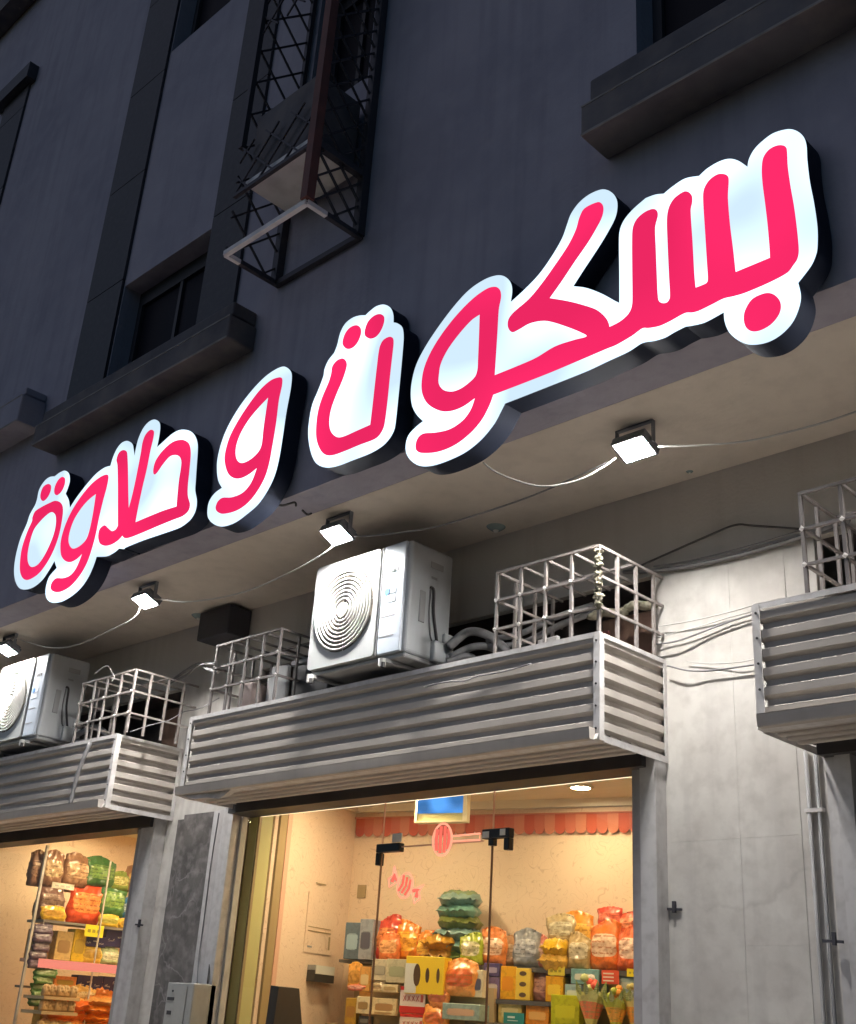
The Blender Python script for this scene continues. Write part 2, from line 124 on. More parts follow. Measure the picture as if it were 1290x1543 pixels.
 ('M', 'box', 'product_box', (0.464, 0.558, 1.434, 1.508), 0.46, 0.06, (0.05, 0.05, 0.06), (0.2, 0.2, 0.2), 'small black box at the bottom left of the stand'),
 ('M', 'bouq', 'candy_bouquet', (2.147, 2.377, 1.541, 1.86), 0.55, 0.16, (0.55, 0.6, 0.25), (0.8, 0.12, 0.08), 'candy bouquet with a pale leaf and a pink head'),
 ('M', 'bouq', 'candy_bouquet', (2.343, 2.541, 1.551, 1.8), 0.58, 0.16, (0.42, 0.5, 0.06), (0.85, 0.35, 0.05), 'candy bouquet with dark green wrapping'),
 ('M', 'bouq', 'candy_bouquet', (2.477, 2.628, 1.557, 1.822), 0.55, 0.16, (0.7, 0.6, 0.2), (0.85, 0.3, 0.02), 'candy bouquet with yellow orange wrapping'),
 ('L', 'bag', 'snack_bag', (5.336, 5.479, 2.406, 2.685), 0.1, 0.14, (0.24, 0.12, 0.08), (0.5, 0.3, 0.2), 'dark brown bag at the left end of the top pile'),
 ('L', 'bag', 'snack_bag', (5.421, 5.625, 2.418, 2.698), 0.16, 0.14, (0.3, 0.15, 0.09), (0.62, 0.45, 0.25), 'brown bag with clear window beside the left end of the top pile'),
 ('L', 'bag', 'snack_bag', (5.642, 5.886, 2.439, 2.706), 0.16, 0.14, (0.3, 0.15, 0.08), (0.65, 0.42, 0.25), 'brown bag with clear window left of the green bag'),
 ('L', 'bag', 'snack_bag', (5.882, 6.17, 2.469, 2.711), 0.16, 0.14, (0.04, 0.14, 0.03), (0.2, 0.35, 0.08), 'dark green bag on the top pile'),
 ('L', 'bag', 'snack_bag', (6.156, 6.335, 2.463, 2.618), 0.16, 0.12, (0.22, 0.3, 0.05), (0.6, 0.55, 0.2), 'olive green packet sliding off the dark green bag'),
 ('L', 'bag', 'snack_bag', (6.323, 6.537, 2.467, 2.684), 0.14, 0.12, (0.25, 0.12, 0.05), (0.6, 0.4, 0.15), 'brown bag at the right end of the top pile'),
 ('L', 'bag', 'snack_bag', (5.457, 5.7, 2.129, 2.406), 0.16, 0.14, (0.26, 0.12, 0.1), (0.5, 0.35, 0.3), 'brown bag under the two brown bags'),
 ('L', 'bag', 'snack_bag', (5.471, 5.692, 2.122, 2.239), 0.24, 0.06, (0.8, 0.5, 0.03), (0.6, 0.3, 0.05), 'flat yellow packet before the brown bag'),
 ('L', 'bag', 'snack_bag', (5.76, 6.075, 2.139, 2.468), 0.16, 0.14, (0.75, 0.08, 0.015), (0.9, 0.4, 0.1), 'large red bag between brown and green bags'),
 ('L', 'bag', 'snack_bag', (6.056, 6.326, 2.218, 2.494), 0.16, 0.14, (0.05, 0.2, 0.05), (0.25, 0.45, 0.1), 'bright green bag right of the red bag'),
 ('L', 'bag', 'snack_bag', (6.303, 6.484, 2.225, 2.391), 0.16, 0.1, (0.02, 0.16, 0.42), (0.5, 0.65, 0.75), 'blue bag with white print'),
 ('L', 'bag', 'snack_bag', (6.068, 6.265, 2.131, 2.223), 0.22, 0.06, (0.8, 0.55, 0.05), (0.3, 0.35, 0.05), 'flat yellow green packet below the green bag'),
 ('L', 'bag', 'snack_bag', (6.286, 6.473, 2.115, 2.209), 0.22, 0.06, (0.8, 0.5, 0.04), (0.5, 0.3, 0.03), 'flat yellow packet below the blue bag'),
 ('L', 'tag', 'price_card', (5.479, 5.703, 2.396, 2.447), 0.3, 0.004, (0.8, 0.75, 0.65), (0.5, 0.5, 0.5), 'white price strip between the two rows of bags'),
 ('L', 'box', 'product_box', (5.66, 5.826, 1.809, 2.048), 0.16, 0.14, (0.62, 0.45, 0.2), (0.35, 0.22, 0.1), 'tan carton under the upper shelf'),
 ('L', 'box', 'product_box', (5.831, 5.966, 1.815, 2.08), 0.16, 0.14, (0.8, 0.55, 0.03), (0.5, 0.35, 0.05), 'tall yellow carton beside the tan one'),
 ('L', 'tag', 'price_card', (5.888, 6.079, 2.021, 2.123), 0.3, 0.004, (0.9, 0.8, 0.04), (0.4, 0.35, 0.05), 'yellow price card on the upper shelf edge'),
 ('L', 'navy', 'product_box', (6.156, 6.491, 1.957, 2.114), 0.17, 0.12, (0.025, 0.02, 0.12), (0.85, 0.85, 0.9), 'navy carton with white script under the upper shelf, right one'),
 ('L', 'navy', 'product_box', (5.948, 6.168, 1.941, 2.032), 0.17, 0.12, (0.025, 0.02, 0.12), (0.85, 0.85, 0.9), 'navy carton with white script under the upper shelf, left one'),
 ('L', 'bag', 'snack_bag', (5.946, 6.152, 1.803, 1.944), 0.2, 0.1, (0.8, 0.55, 0.08), (0.5, 0.3, 0.06), 'yellow packet with a peaked top on the pink shelf'),
 ('L', 'bag', 'snack_bag', (6.154, 6.337, 1.812, 1.937), 0.2, 0.1, (0.4, 0.5, 0.3), (0.75, 0.75, 0.6), 'mint green packet on the pink shelf'),
 ('L', 'bag', 'snack_bag', (6.333, 6.49, 1.8, 1.939), 0.2, 0.1, (0.85, 0.35, 0.08), (0.8, 0.6, 0.3), 'orange packet at the right of the pink shelf'),
 ('L', 'box', 'product_box', (5.701, 5.925, 1.573, 1.672), 0.18, 0.12, (0.75, 0.28, 0.05), (0.4, 0.3, 0.05), 'orange green carton under the pink shelf'),
 ('L', 'navy', 'product_box', (5.93, 6.195, 1.594, 1.694), 0.18, 0.12, (0.025, 0.02, 0.12), (0.85, 0.85, 0.9), 'navy carton with white script under the pink shelf, left one'),
 ('L', 'navy', 'product_box', (6.199, 6.466, 1.587, 1.7), 0.18, 0.12, (0.025, 0.02, 0.12), (0.85, 0.85, 0.9), 'navy carton with white script under the pink shelf, right one'),
 ('L', 'box', 'product_box', (5.724, 5.935, 1.482, 1.574), 0.22, 0.1, (0.8, 0.5, 0.06), (0.7, 0.35, 0.05), 'yellow carton under the orange green one'),
 ('L', 'bag', 'snack_bag', (5.923, 6.125, 1.421, 1.591), 0.24, 0.1, (0.85, 0.55, 0.15), (0.9, 0.8, 0.5), 'cream yellow packet before the navy carton'),
 ('L', 'bag', 'snack_bag', (6.129, 6.322, 1.425, 1.62), 0.22, 0.1, (0.75, 0.25, 0.01), (0.6, 0.15, 0.01), 'brown orange packet before the navy carton'),
 ('L', 'bag', 'snack_bag', (6.327, 6.482, 1.422, 1.585), 0.22, 0.1, (0.85, 0.25, 0.04), (0.9, 0.5, 0.2), 'bright orange packet at the right of the lowest row'),
 ('L', 'stack', 'bag_stack', (5.65, 6.041, 1.236, 1.482), 0.28, 0.2, (0.7, 0.17, 0.015), (0.85, 0.4, 0.1), 'left pile of flat orange bags at the bottom'),
 ('L', 'stack', 'bag_stack', (6.013, 6.424, 1.25, 1.514), 0.28, 0.2, (0.75, 0.2, 0.015), (0.85, 0.4, 0.1), 'right pile of flat orange bags at the bottom'),
 ('L', 'hang', 'hanging_packets', (5.372, 5.569, 1.715, 2.067), 0.32, 0.06, (0.09, 0.05, 0.12), (0.25, 0.2, 0.3), 'strip of purple packets hung at the shelf end'),
 ('L', 'hang', 'hanging_packets', (5.433, 5.661, 1.413, 1.705), 0.34, 0.06, (0.05, 0.16, 0.04), (0.3, 0.4, 0.2), 'strip of green packets hung below the purple ones'),
 ('M', 'box', 'product_box', (0.3, 0.52, 1.52, 1.7), 0.14, 0.2, (0.75, 0.35, 0.06), (0.85, 0.6, 0.3), 'amber carton in the rear row behind the pink packet'),
 ('M', 'box', 'product_box', (0.54, 0.8, 1.52, 1.72), 0.14, 0.2, (0.7, 0.55, 0.3), (0.5, 0.3, 0.1), 'cream brown carton in the rear row behind the cream trays'),
 ('M', 'box', 'product_box', (0.82, 1.06, 1.52, 1.8), 0.14, 0.2, (0.8, 0.22, 0.04), (0.85, 0.5, 0.2), 'red orange carton in the rear row behind the price cards'),
 ('M', 'box', 'product_box', (1.1, 1.34, 1.52, 1.78), 0.14, 0.2, (0.8, 0.42, 0.05), (0.6, 0.2, 0.04), 'orange carton in the rear row behind the bags with red print'),
 ('M', 'box', 'product_box', (1.52, 1.7, 1.674, 1.84), 0.12, 0.18, (0.7, 0.3, 0.05), (0.8, 0.55, 0.2), 'rust carton in the rear row behind the deep yellow carton'),
 ('M', 'box', 'product_box', (1.86, 2.02, 1.674, 1.85), 0.12, 0.18, (0.45, 0.12, 0.06), (0.7, 0.4, 0.2), 'maroon carton in the rear row behind the orange one'),
 ('M', 'box', 'product_box', (2.04, 2.24, 1.674, 1.8), 0.12, 0.18, (0.25, 0.34, 0.4), (0.6, 0.6, 0.55), 'slate blue carton in the rear row under the turquoise one'),
 ('M', 'box', 'product_box', (2.26, 2.5, 1.674, 1.82), 0.12, 0.18, (0.7, 0.5, 0.12), (0.8, 0.3, 0.05), 'mustard carton in the rear row behind the candy bouquets'),
 ('M', 'bag', 'snack_bag', (1.66, 1.84, 1.894, 2.06), 0.12, 0.12, (0.55, 0.28, 0.1), (0.8, 0.6, 0.35), 'brown bag in the rear row behind the silver bag'),
 ('M', 'bag', 'snack_bag', (1.15, 1.34, 1.894, 2.06), 0.12, 0.12, (0.7, 0.3, 0.04), (0.85, 0.6, 0.2), 'amber bag in the rear row behind the lime bag'),
 ('M', 'bag', 'snack_bag', (0.7, 0.92, 1.894, 2.1), 0.1, 0.12, (0.8, 0.2, 0.02), (0.9, 0.5, 0.15), 'orange red bag in the rear row behind the tall crinkled one'),
 ('M', 'bag', 'snack_bag', (2.05, 2.28, 1.894, 2.17), 0.07, 0.12, (0.85, 0.35, 0.04), (0.9, 0.65, 0.2), 'light orange bag in the rear row behind the big orange bag'),
 ('L', 'bag', 'snack_bag', (5.5, 5.72, 2.126, 2.4), 0.02, 0.14, (0.22, 0.12, 0.06), (0.5, 0.35, 0.2), 'dark brown bag in the rear row left of the red bag'),
 ('L', 'bag', 'snack_bag', (5.6, 5.84, 2.4, 2.66), 0.02, 0.14, (0.32, 0.17, 0.08), (0.6, 0.4, 0.2), 'brown bag in the rear row behind the green bag'),
 ('L', 'bag', 'snack_bag', (6.1, 6.34, 2.3, 2.6), 0.03, 0.14, (0.1, 0.2, 0.04), (0.4, 0.45, 0.15), 'moss green bag in the rear row behind the olive packet'),
 ('L', 'box', 'product_box', (5.5, 5.66, 1.801, 2.05), 0.06, 0.16, (0.4, 0.22, 0.1), (0.6, 0.45, 0.25), 'brown carton in the rear row behind the purple packets'),
 ('L', 'box', 'product_box', (5.7, 5.95, 1.801, 2.02), 0.02, 0.14, (0.7, 0.4, 0.04), (0.5, 0.25, 0.05), 'ochre carton in the rear row behind the yellow ones'),
 ('L', 'box', 'product_box', (5.96, 6.5, 1.801, 1.93), 0.02, 0.14, (0.7, 0.3, 0.08), (0.8, 0.5, 0.2), 'wide orange carton in the rear row behind the mint packet'),
 ('L', 'box', 'product_box', (5.7, 5.94, 1.25, 1.56), 0.04, 0.14, (0.65, 0.35, 0.05), (0.8, 0.5, 0.1), 'amber carton in the rear row behind the cream packet'),
 ('L', 'box', 'product_box', (5.96, 6.5, 1.25, 1.56), 0.04, 0.14, (0.7, 0.22, 0.03), (0.85, 0.5, 0.1), 'deep orange carton in the rear row above the flat bags'),
]
CABLES_DEF = [
 ('a', [(-5.119, 4.36, 4.244), (-5.057, 4.4, 4.234), (-4.749, 4.42, 4.187), (-4.423, 4.43, 4.152), (-4.069, 4.44, 4.153), (-3.739, 4.45, 4.166), (-3.43, 4.46, 4.202), (-3.207, 4.48, 4.242)], 0.005, 'cable_gr', 'thin grey cable sagging from the middle floodlight to the rightmost floodlight'),
 ('b', [(-3.83, 4.15, 4.281), (-3.775, 4.2, 4.225), (-3.645, 4.28, 4.155), (-3.526, 4.33, 4.121), (-3.383, 4.4, 4.142), (-3.27, 4.45, 4.198), (-3.202, 4.49, 4.256)], 0.0052, 'cable_lt', 'pale cable hanging in a loop from under the largest sign piece to the rightmost floodlight'),
 ('c', [(-2.946, 4.5, 4.247), (-2.686, 4.5, 4.174), (-2.435, 4.5, 4.12), (-2.197, 4.5, 4.101), (-2.035, 4.5, 4.096), (-1.879, 4.5, 4.102)], 0.0048, 'cable_lt', 'pale cable running from the rightmost floodlight out of the picture'),
 ('d', [(-5.244, 4.36, 4.248), (-5.299, 4.37, 4.205), (-5.498, 4.38, 4.163), (-5.759, 4.38, 4.124), (-6.105, 4.38, 4.094), (-6.481, 4.38, 4.109), (-6.892, 4.38, 4.161), (-7.162, 4.38, 4.231), (-7.314, 4.37, 4.269)], 0.0052, 'cable_lt', 'pale cable sagging between the second floodlight and the middle one'),
 ('e', [(-7.475, 4.37, 4.269), (-7.562, 4.38, 4.172), (-7.857, 4.38, 4.13), (-8.255, 4.39, 4.1), (-8.62, 4.39, 4.112), (-9.056, 4.4, 4.206), (-9.521, 4.4, 4.352)], 0.0052, 'cable_lt', 'pale cable sagging between the leftmost floodlight and the second one'),
 ('f', [(-3.649, 5.19, 3.935), (-3.439, 5.18, 3.894), (-3.203, 5.18, 3.869), (-2.918, 5.18, 3.862), (-2.724, 5.18, 3.869), (-2.513, 5.17, 3.878), (-2.272, 5.15, 3.898)], 0.013, 'cable_gr', 'thick grey pipe run drooping across the top of the pale pier'),
 ('g', [(-3.432, 5.17, 3.913), (-3.196, 5.17, 3.895), (-2.91, 5.17, 3.895), (-2.716, 5.17, 3.902), (-2.506, 5.16, 3.91)], 0.005, 'cable_gr', 'thinner grey cable just above the thick pipe run'),
 ('h', [(-3.56, 5.18, 3.937), (-3.288, 5.185, 3.989), (-3.054, 5.185, 4.028), (-2.915, 5.185, 4.044), (-2.814, 5.185, 4.014), (-2.546, 5.17, 3.923)], 0.006, 'cable_dk', 'dark cable pinned in a peak on the wall above the pale pier'),
 ('i', [(-3.432, 5.15, 3.453), (-3.281, 5.15, 3.446), (-3.086, 5.165, 3.482), (-2.927, 5.165, 3.507), (-2.82, 5.165, 3.519)], 0.005, 'cable_gr', 'dark thin wire rising to the right box, lower of the rising wires'),
 ('j', [(-3.432, 5.15, 3.487), (-3.197, 5.15, 3.498), (-2.965, 5.165, 3.525), (-2.819, 5.165, 3.533)], 0.0035, 'cable_lt', 'pale thin wire rising to the right box, middle of the rising wires'),
 ('k', [(-3.444, 5.17, 3.559), (-3.201, 5.16, 3.546), (-2.964, 5.165, 3.554), (-2.817, 5.165, 3.565)], 0.003, 'cable_lt', 'faint thin wire rising to the right box, topmost of the rising wires'),
 ('l', [(-3.343, 5.15, 3.319), (-3.225, 5.15, 3.275), (-3.115, 5.165, 3.259), (-2.979, 5.165, 3.252), (-2.831, 5.165, 3.249)], 0.005, 'cable_gr', 'sagging wire joining the middle box to the right box'),
 ('m', [(-3.242, 5.18, 3.333), (-3.102, 5.18, 3.3), (-2.939, 5.165, 3.277), (-2.83, 5.165, 3.277)], 0.003, 'cable_lt', 'faint short wire above the sagging wire between the boxes'),
 ('n', [(-7.126, 5.14, 2.835), (-7.115, 5.145, 2.497), (-7.096, 5.145, 2.089), (-7.092, 5.14, 1.826), (-7.034, 5.1, 1.645)], 0.007, 'cable_dk', 'dark cable dropping down the pale guide rail to the meter box'),
 ('o', [(-7.231, 5.15, 2.81), (-7.249, 5.15, 2.457), (-7.245, 5.15, 2.091), (-7.232, 5.14, 1.824), (-7.157, 5.1, 1.642)], 0.004, 'cable_gr', 'thin grey cable dropping over the granite to the meter box'),
 ('p', [(-7.693, 4.58, 3.348), (-7.636, 4.7, 3.417), (-7.69, 4.9, 3.507), (-7.897, 5.15, 3.652), (-7.605, 5.1, 3.63), (-6.635, 4.6, 3.467)], 0.004, 'cable_gr', 'thin wire from the left box over the pier to the dark cage'),
 ('q', [(-8.165, 5.15, 3.926), (-7.86, 5.1, 3.936), (-7.39, 4.9, 3.895), (-6.704, 4.58, 3.721)], 0.009, 'cable_gr', 'grey cable arching from behind the left cage to the dark cage'),
 ('r', [(-8.292, 5.2, 3.945), (-7.965, 5.15, 3.998), (-7.545, 5.0, 3.96), (-7.128, 4.8, 3.803), (-6.694, 4.6, 3.661)], 0.012, 'pipe', 'insulated pipe arching between the left cage and the dark cage'),
 ('s', [(-8.411, 4.6, 3.914), (-8.337, 4.62, 3.957), (-8.274, 4.63, 3.961), (-8.154, 4.6, 3.891), (-8.082, 4.59, 3.834), (-8.09, 4.58, 3.79)], 0.004, 'cable_lt', 'curled pale wire caught on top of the left cage'),
 ('t', [(-4.589, 4.57, 3.245), (-4.438, 4.575, 3.251), (-4.29, 4.58, 3.238), (-4.196, 4.585, 3.252), (-4.009, 4.59, 3.251), (-3.825, 4.59, 3.266)], 0.004, 'cable_gr', 'thin tangled wire lying along the top of the middle shutter box'),
]
LEFT_SNAPS = (2.125, 1.80, 1.575, 1.24)
# ------------------------------------------------------------------ helpers
def tag(o, label=None, cat=None, group=None, kind=None):
    if label: o['label'] = label
    if cat: o['category'] = cat
    if group: o['group'] = group
    if kind: o['kind'] = kind
    return o
def empty(name, loc=(0, 0, 0), rz=0.0, label=None, cat=None, group=None, parent=None):
    o = bpy.data.objects.new(name, None); COL.objects.link(o); o.empty_display_size = .1
    o.location = loc; o.rotation_euler = (0, 0, rz)
    if parent: o.parent = parent
    return tag(o, label, cat, group)
def link(name, me, parent=None, loc=None, rz=None):
    o = bpy.data.objects.new(name, me); COL.objects.link(o)
    if parent: o.parent = parent
    if loc is not None: o.location = loc
    if rz is not None: o.rotation_euler = (0, 0, rz)
    return o
class MB:
    """collects shapes of ONE object (or part)"""
    def __init__(s): s.v = []; s.f = []; s.sm = []
    def add(s, vs, fs, smooth=False):
        b = len(s.v); s.v += [tuple(p) for p in vs]
        for f in fs: s.f.append(tuple(b+i for i in f)); s.sm.append(smooth)
        return s
    def box(s, x0, x1, y0, y1, z0, z1):
        vs = [(x, y, z) for z in (z0, z1) for y in (y0, y1) for x in (x0, x1)]
        return s.add(vs, [(0, 2, 3, 1), (4, 5, 7, 6), (0, 1, 5, 4), (2, 6, 7, 3), (0, 4, 6, 2), (1, 3, 7, 5)])
    def bbox(s, x0, x1, y0, y1, z0, z1, b=.01, seg=2):
        bm = bmesh.new()
        bmesh.ops.create_cube(bm, size=1, matrix=Matrix.Translation(((x0+x1)/2, (y0+y1)/2, (z0+z1)/2)) @ Matrix.Diagonal((x1-x0, y1-y0, z1-z0, 1)))
        bmesh.ops.bevel(bm, geom=bm.edges[:], offset=b, segments=seg, profile=.5, affect='EDGES')
        bm.verts.index_update()
        s.add([v.co for v in bm.verts], [[v.index for v in f.verts] for f in bm.faces], False); bm.free(); return s
    def bar(s, a, b, t, t2=None, n=4):
        a, b = Vector(a), Vector(b); d = (b-a).normalized()
        up = Vector((0, 0, 1)) if abs(d.z) < .95 else Vector((0, 1, 0))
        x = d.cross(up).normalized(); y = x.cross(d); t2 = t2 or t
        vs = []
        for p in (a, b):
            for i, j in ((-1, -1), (1, -1), (1, 1), (-1, 1)): vs.append(p + x*i*t/2 + y*j*t2/2)
        return s.add(vs, [(3, 2, 1, 0), (4, 5, 6, 7), (0, 1, 5, 4), (1, 2, 6, 5), (2, 3, 7, 6), (3, 0, 4, 7)])
    def tube(s, pts, r, n=7, closed=False):
        pts = [Vector(p) for p in pts]; m = len(pts); vs = []
        up = None
        for i, p in enumerate(pts):
            if closed: d = pts[(i+1) % m]-pts[i-1]
            else: d = pts[min(i+1, m-1)]-pts[max(i-1, 0)]
            d.normalize()
            if up is None:
                up = Vector((0, 0, 1)) if abs(d.z) < .9 else Vector((0, 1, 0))
            x = d.cross(up).normalized(); y = x.cross(d).normalized(); up = y
            for k in range(n):
                a = 2*math.pi*k/n; vs.append(p + x*math.cos(a)*r + y*math.sin(a)*r)
        fs = []
        for i in range(m if closed else m-1):
            j = (i+1) % m
            for k in range(n): fs.append((i*n+k, i*n+(k+1) % n, j*n+(k+1) % n, j*n+k))
        if not closed: fs += [tuple(range(n-1, -1, -1)), tuple((m-1)*n+k for k in range(n))]
        return s.add(vs, fs, True)
    def cyl(s, c, ax, r, h, n=20, r2=None):
        c = Vector(c); ax = Vector(ax).normalized()
        up = Vector((0, 0, 1)) if abs(ax.z) < .9 else Vector((0, 1, 0))
        x = ax.cross(up).normalized(); y = x.cross(ax); r2 = r if r2 is None else r2
        vs = [c + (x*math.cos(2*math.pi*k/n)+y*math.sin(2*math.pi*k/n))*r for k in range(n)]
        vs += [c + ax*h + (x*math.cos(2*math.pi*k/n)+y*math.sin(2*math.pi*k/n))*r2 for k in range(n)]
        return s.add(vs, [(k, (k+1) % n, n+(k+1) % n, n+k) for k in range(n)] + [tuple(range(n-1, -1, -1)), tuple(range(n, 2*n))])
    def poly(s, pts, holes, y0, y1, front=True, back=False, side=True):
        """solid from XZ outline(s) between y0 (street side) and y1"""
        loops = [pts]+list(holes)
        flat = [p for L in loops for p in L]
        tris = tessellate_polygon([[Vector((p[0], p[1], 0)) for p in L] for L in loops])
        n = len(flat); vs = [(p[0], y0, p[1]) for p in flat]+[(p[0], y1, p[1]) for p in flat]
        fs = []
        for t in tris:
            a, b, c = (Vector(flat[i]) for i in t)
            ccw = (b-a).cross(c-a) if hasattr((b-a), 'cross') else 0
            t = tuple(t) if ccw > 0 else tuple(reversed(t))
            if front: fs.append(t)
            if back: fs.append(tuple(n+i for i in reversed(t)))
        if side:
            o = 0
            for L in loops:
                m = len(L)
                for i in range(m): fs.append((o+i, o+(i+1) % m, n+o+(i+1) % m, n+o+i))
                o += m
        return s.add(vs, fs)
    def mesh(s, name, mat):
        me = bpy.data.meshes.new(name); me.from_pydata(s.v, [], s.f)
        me.polygons.foreach_set('use_smooth', s.sm)
        for m in (mat if isinstance(mat, (list, tuple)) else [mat]): me.materials.append(m)
        bm = bmesh.new(); bm.from_mesh(me); bmesh.ops.recalc_face_normals(bm, faces=bm.faces[:]); bm.to_mesh(me); bm.free()
        me.update(); return me
    def build(s, name, mat, parent=None, loc=None, rz=None):
        return link(name, s.mesh(name, mat), parent, loc, rz)

def lathe(prof, n=16):
    vs = []; fs = []; m = len(prof)
    for k in range(n):
        a = 2*math.pi*k/n
        for r, z in prof: vs.append((r*math.cos(a), r*math.sin(a), z))
    for k in range(n):
        for i in range(m-1): fs.append((k*m+i, ((k+1) % n)*m+i, ((k+1) % n)*m+i+1, k*m+i+1))
    return vs, fs
def crom(P, n=6):
    """closed Catmull-Rom through (x, z[, corner])"""
    m = len(P); out = []
    for i in range(m):
        p0, p1, p2, p3 = P[i-1], P[i], P[(i+1) % m], P[(i+2) % m]
        a = Vector(p1[:2]); b = Vector(p2[:2])
        ta = (b-Vector(p0[:2]))*.5; tb = (Vector(p3[:2])-a)*.5
        L = (b-a).length
        if len(p1) > 2: ta = (b-a)*.6
        if len(p2) > 2: tb = (b-a)*.6
        if ta.length > L*1.1: ta = ta.normalized()*L*1.1
        if tb.length > L*1.1: tb = tb.normalized()*L*1.1
        for k in range(n):
            t = k/n; h1 = 2*t**3-3*t*t+1; h2 = -2*t**3+3*t*t; h3 = t**3-2*t*t+t; h4 = t**3-t*t
            q = a*h1+b*h2+ta*h3+tb*h4; out.append((q.x, q.y))
    return out
def open_crom(P, n=6):
    P = [Vector(p) for p in P]; Q = [P[0]*2-P[1]]+P+[P[-1]*2-P[-2]]; out = []
    for i in range(1, len(Q)-2):
        for k in range(n):
            t = k/n
            out.append(.5*((2*Q[i])+(Q[i+1]-Q[i-1])*t+(2*Q[i-1]-5*Q[i]+4*Q[i+1]-Q[i+2])*t*t+(3*Q[i]-Q[i-1]-3*Q[i+1]+Q[i+2])*t**3))
    out.append(P[-1]); return out

# ------------------------------------------------------------------ materials
def _n(nt, t, **kw):
    n = nt.nodes.new(t)
    for k, v in kw.items(): setattr(n, k, v)
    return n
def mat(name, col, rough=.6, metal=0.0, blot=None, streak=None, speck=None, bump=0.0, bscale=60.0, spec=.5, coat=0.0, crack=None):
    """blot=(colour, scale, amount) large stains; streak=(colour, amount) vertical runs; speck=(colour, scale, amount) fine grain"""
    m = bpy.data.materials.new(name); m.use_nodes = True; nt = m.node_tree; b = nt.nodes['Principled BSDF']
    b.inputs['Roughness'].default_value = rough; b.inputs['Metallic'].default_value = metal
    b.inputs['Specular IOR Level'].default_value = spec; b.inputs['Coat Weight'].default_value = coat
    tc = _n(nt, 'ShaderNodeTexCoord'); geo = _n(nt, 'ShaderNodeNewGeometry')
    rgb = _n(nt, 'ShaderNodeRGB'); rgb.outputs[0].default_value = (*col, 1); cur = rgb.outputs[0]
    def layer(fac, c2, amt):
        nonlocal cur
        mx = _n(nt, 'ShaderNodeMix', data_type='RGBA')
        mul = _n(nt, 'ShaderNodeMath', operation='MULTIPLY'); mul.inputs[1].default_value = amt
        nt.links.new(fac, mul.inputs[0]); nt.links.new(mul.outputs[0], mx.inputs[0])
        nt.links.new(cur, mx.inputs[6]); mx.inputs[7].default_value = (*c2, 1); cur = mx.outputs[2]
    def noise(scale, detail, lo, hi, vec=None):
        n = _n(nt, 'ShaderNodeTexNoise'); n.inputs['Scale'].default_value = scale; n.inputs['Detail'].default_value = detail
        nt.links.new(vec or geo.outputs['Position'], n.inputs['Vector'])
        mr = _n(nt, 'ShaderNodeMapRange'); mr.inputs[1].default_value = lo; mr.inputs[2].default_value = hi
        nt.links.new(n.outputs[0], mr.inputs[0]); return mr.outputs[0]
    if blot: layer(noise(blot[1], 6, .4, .68), blot[0], blot[2])
    if streak:
        mp = _n(nt, 'ShaderNodeMapping'); mp.inputs['Scale'].default_value = (7, 7, .45)
        nt.links.new(geo.outputs['Position'], mp.inputs['Vector'])
        layer(noise(1.6, 5, .48, .75, mp.outputs[0]), streak[0], streak[1])
    if crack:
        nz = _n(nt, 'ShaderNodeTexNoise'); nz.inputs['Scale'].default_value = 2.2; nz.inputs['Detail'].default_value = 5
        nt.links.new(geo.outputs['Position'], nz.inputs['Vector'])
        mxv = _n(nt, 'ShaderNodeMix', data_type='VECTOR'); mxv.inputs[0].default_value = .35
        nt.links.new(geo.outputs['Position'], mxv.inputs[4]); nt.links.new(nz.outputs[1], mxv.inputs[5])
        vo = _n(nt, 'ShaderNodeTexVoronoi', feature='DISTANCE_TO_EDGE'); vo.inputs['Scale'].default_value = crack[1]
        nt.links.new(mxv.outputs[1], vo.inputs['Vector'])
        mr = _n(nt, 'ShaderNodeMapRange'); mr.inputs[1].default_value = 0; mr.inputs[2].default_value = .02; mr.inputs[3].default_value = 1; mr.inputs[4].default_value = 0
        nt.links.new(vo.outputs[0], mr.inputs[0])
        gate = noise(1.3, 3, .5, .62); mm = _n(nt, 'ShaderNodeMath', operation='MULTIPLY')
        nt.links.new(mr.outputs[0], mm.inputs[0]); nt.links.new(gate, mm.inputs[1]); layer(mm.outputs[0], crack[0], crack[2])
    if speck: layer(noise(speck[1], 4, .45, .7), speck[0], speck[2])
    nt.links.new(cur, b.inputs['Base Color'])
    if bump:
        n = _n(nt, 'ShaderNodeTexNoise'); n.inputs['Scale'].default_value = bscale; n.inputs['Detail'].default_value = 5
        nt.links.new(geo.outputs['Position'], n.inputs['Vector'])
        bp = _n(nt, 'ShaderNodeBump'); bp.inputs['Strength'].default_value = bump; bp.inputs['Distance'].default_value = .01
        nt.links.new(n.outputs[0], bp.inputs['Height']); nt.links.new(bp.outputs[0], b.inputs['Normal'])
    return m
def emit(name, col, strength, var=None):
    m = bpy.data.materials.new(name); m.use_nodes = True; nt = m.node_tree
    nt.nodes.remove(nt.nodes['Principled BSDF']); e = _n(nt, 'ShaderNodeEmission')
    e.inputs[0].default_value = (*col, 1); e.inputs[1].default_value = strength
    if var:
        geo = _n(nt, 'ShaderNodeNewGeometry'); n = _n(nt, 'ShaderNodeTexNoise'); n.inputs['Scale'].default_value = var[0]; n.inputs['Detail'].default_value = 0
        nt.links.new(geo.outputs['Position'], n.inputs['Vector'])
        mr = _n(nt, 'ShaderNodeMapRange'); mr.inputs[1].default_value = .35; mr.inputs[2].default_value = .62
        mr.inputs[3].default_value = var[1]; mr.inputs[4].default_value = var[2]
        nt.links.new(n.outputs[0], mr.inputs[0]); nt.links.new(mr.outputs[0], e.inputs[1])
    nt.links.new(e.outputs[0], nt.nodes['Material Output'].inputs[0]); return m
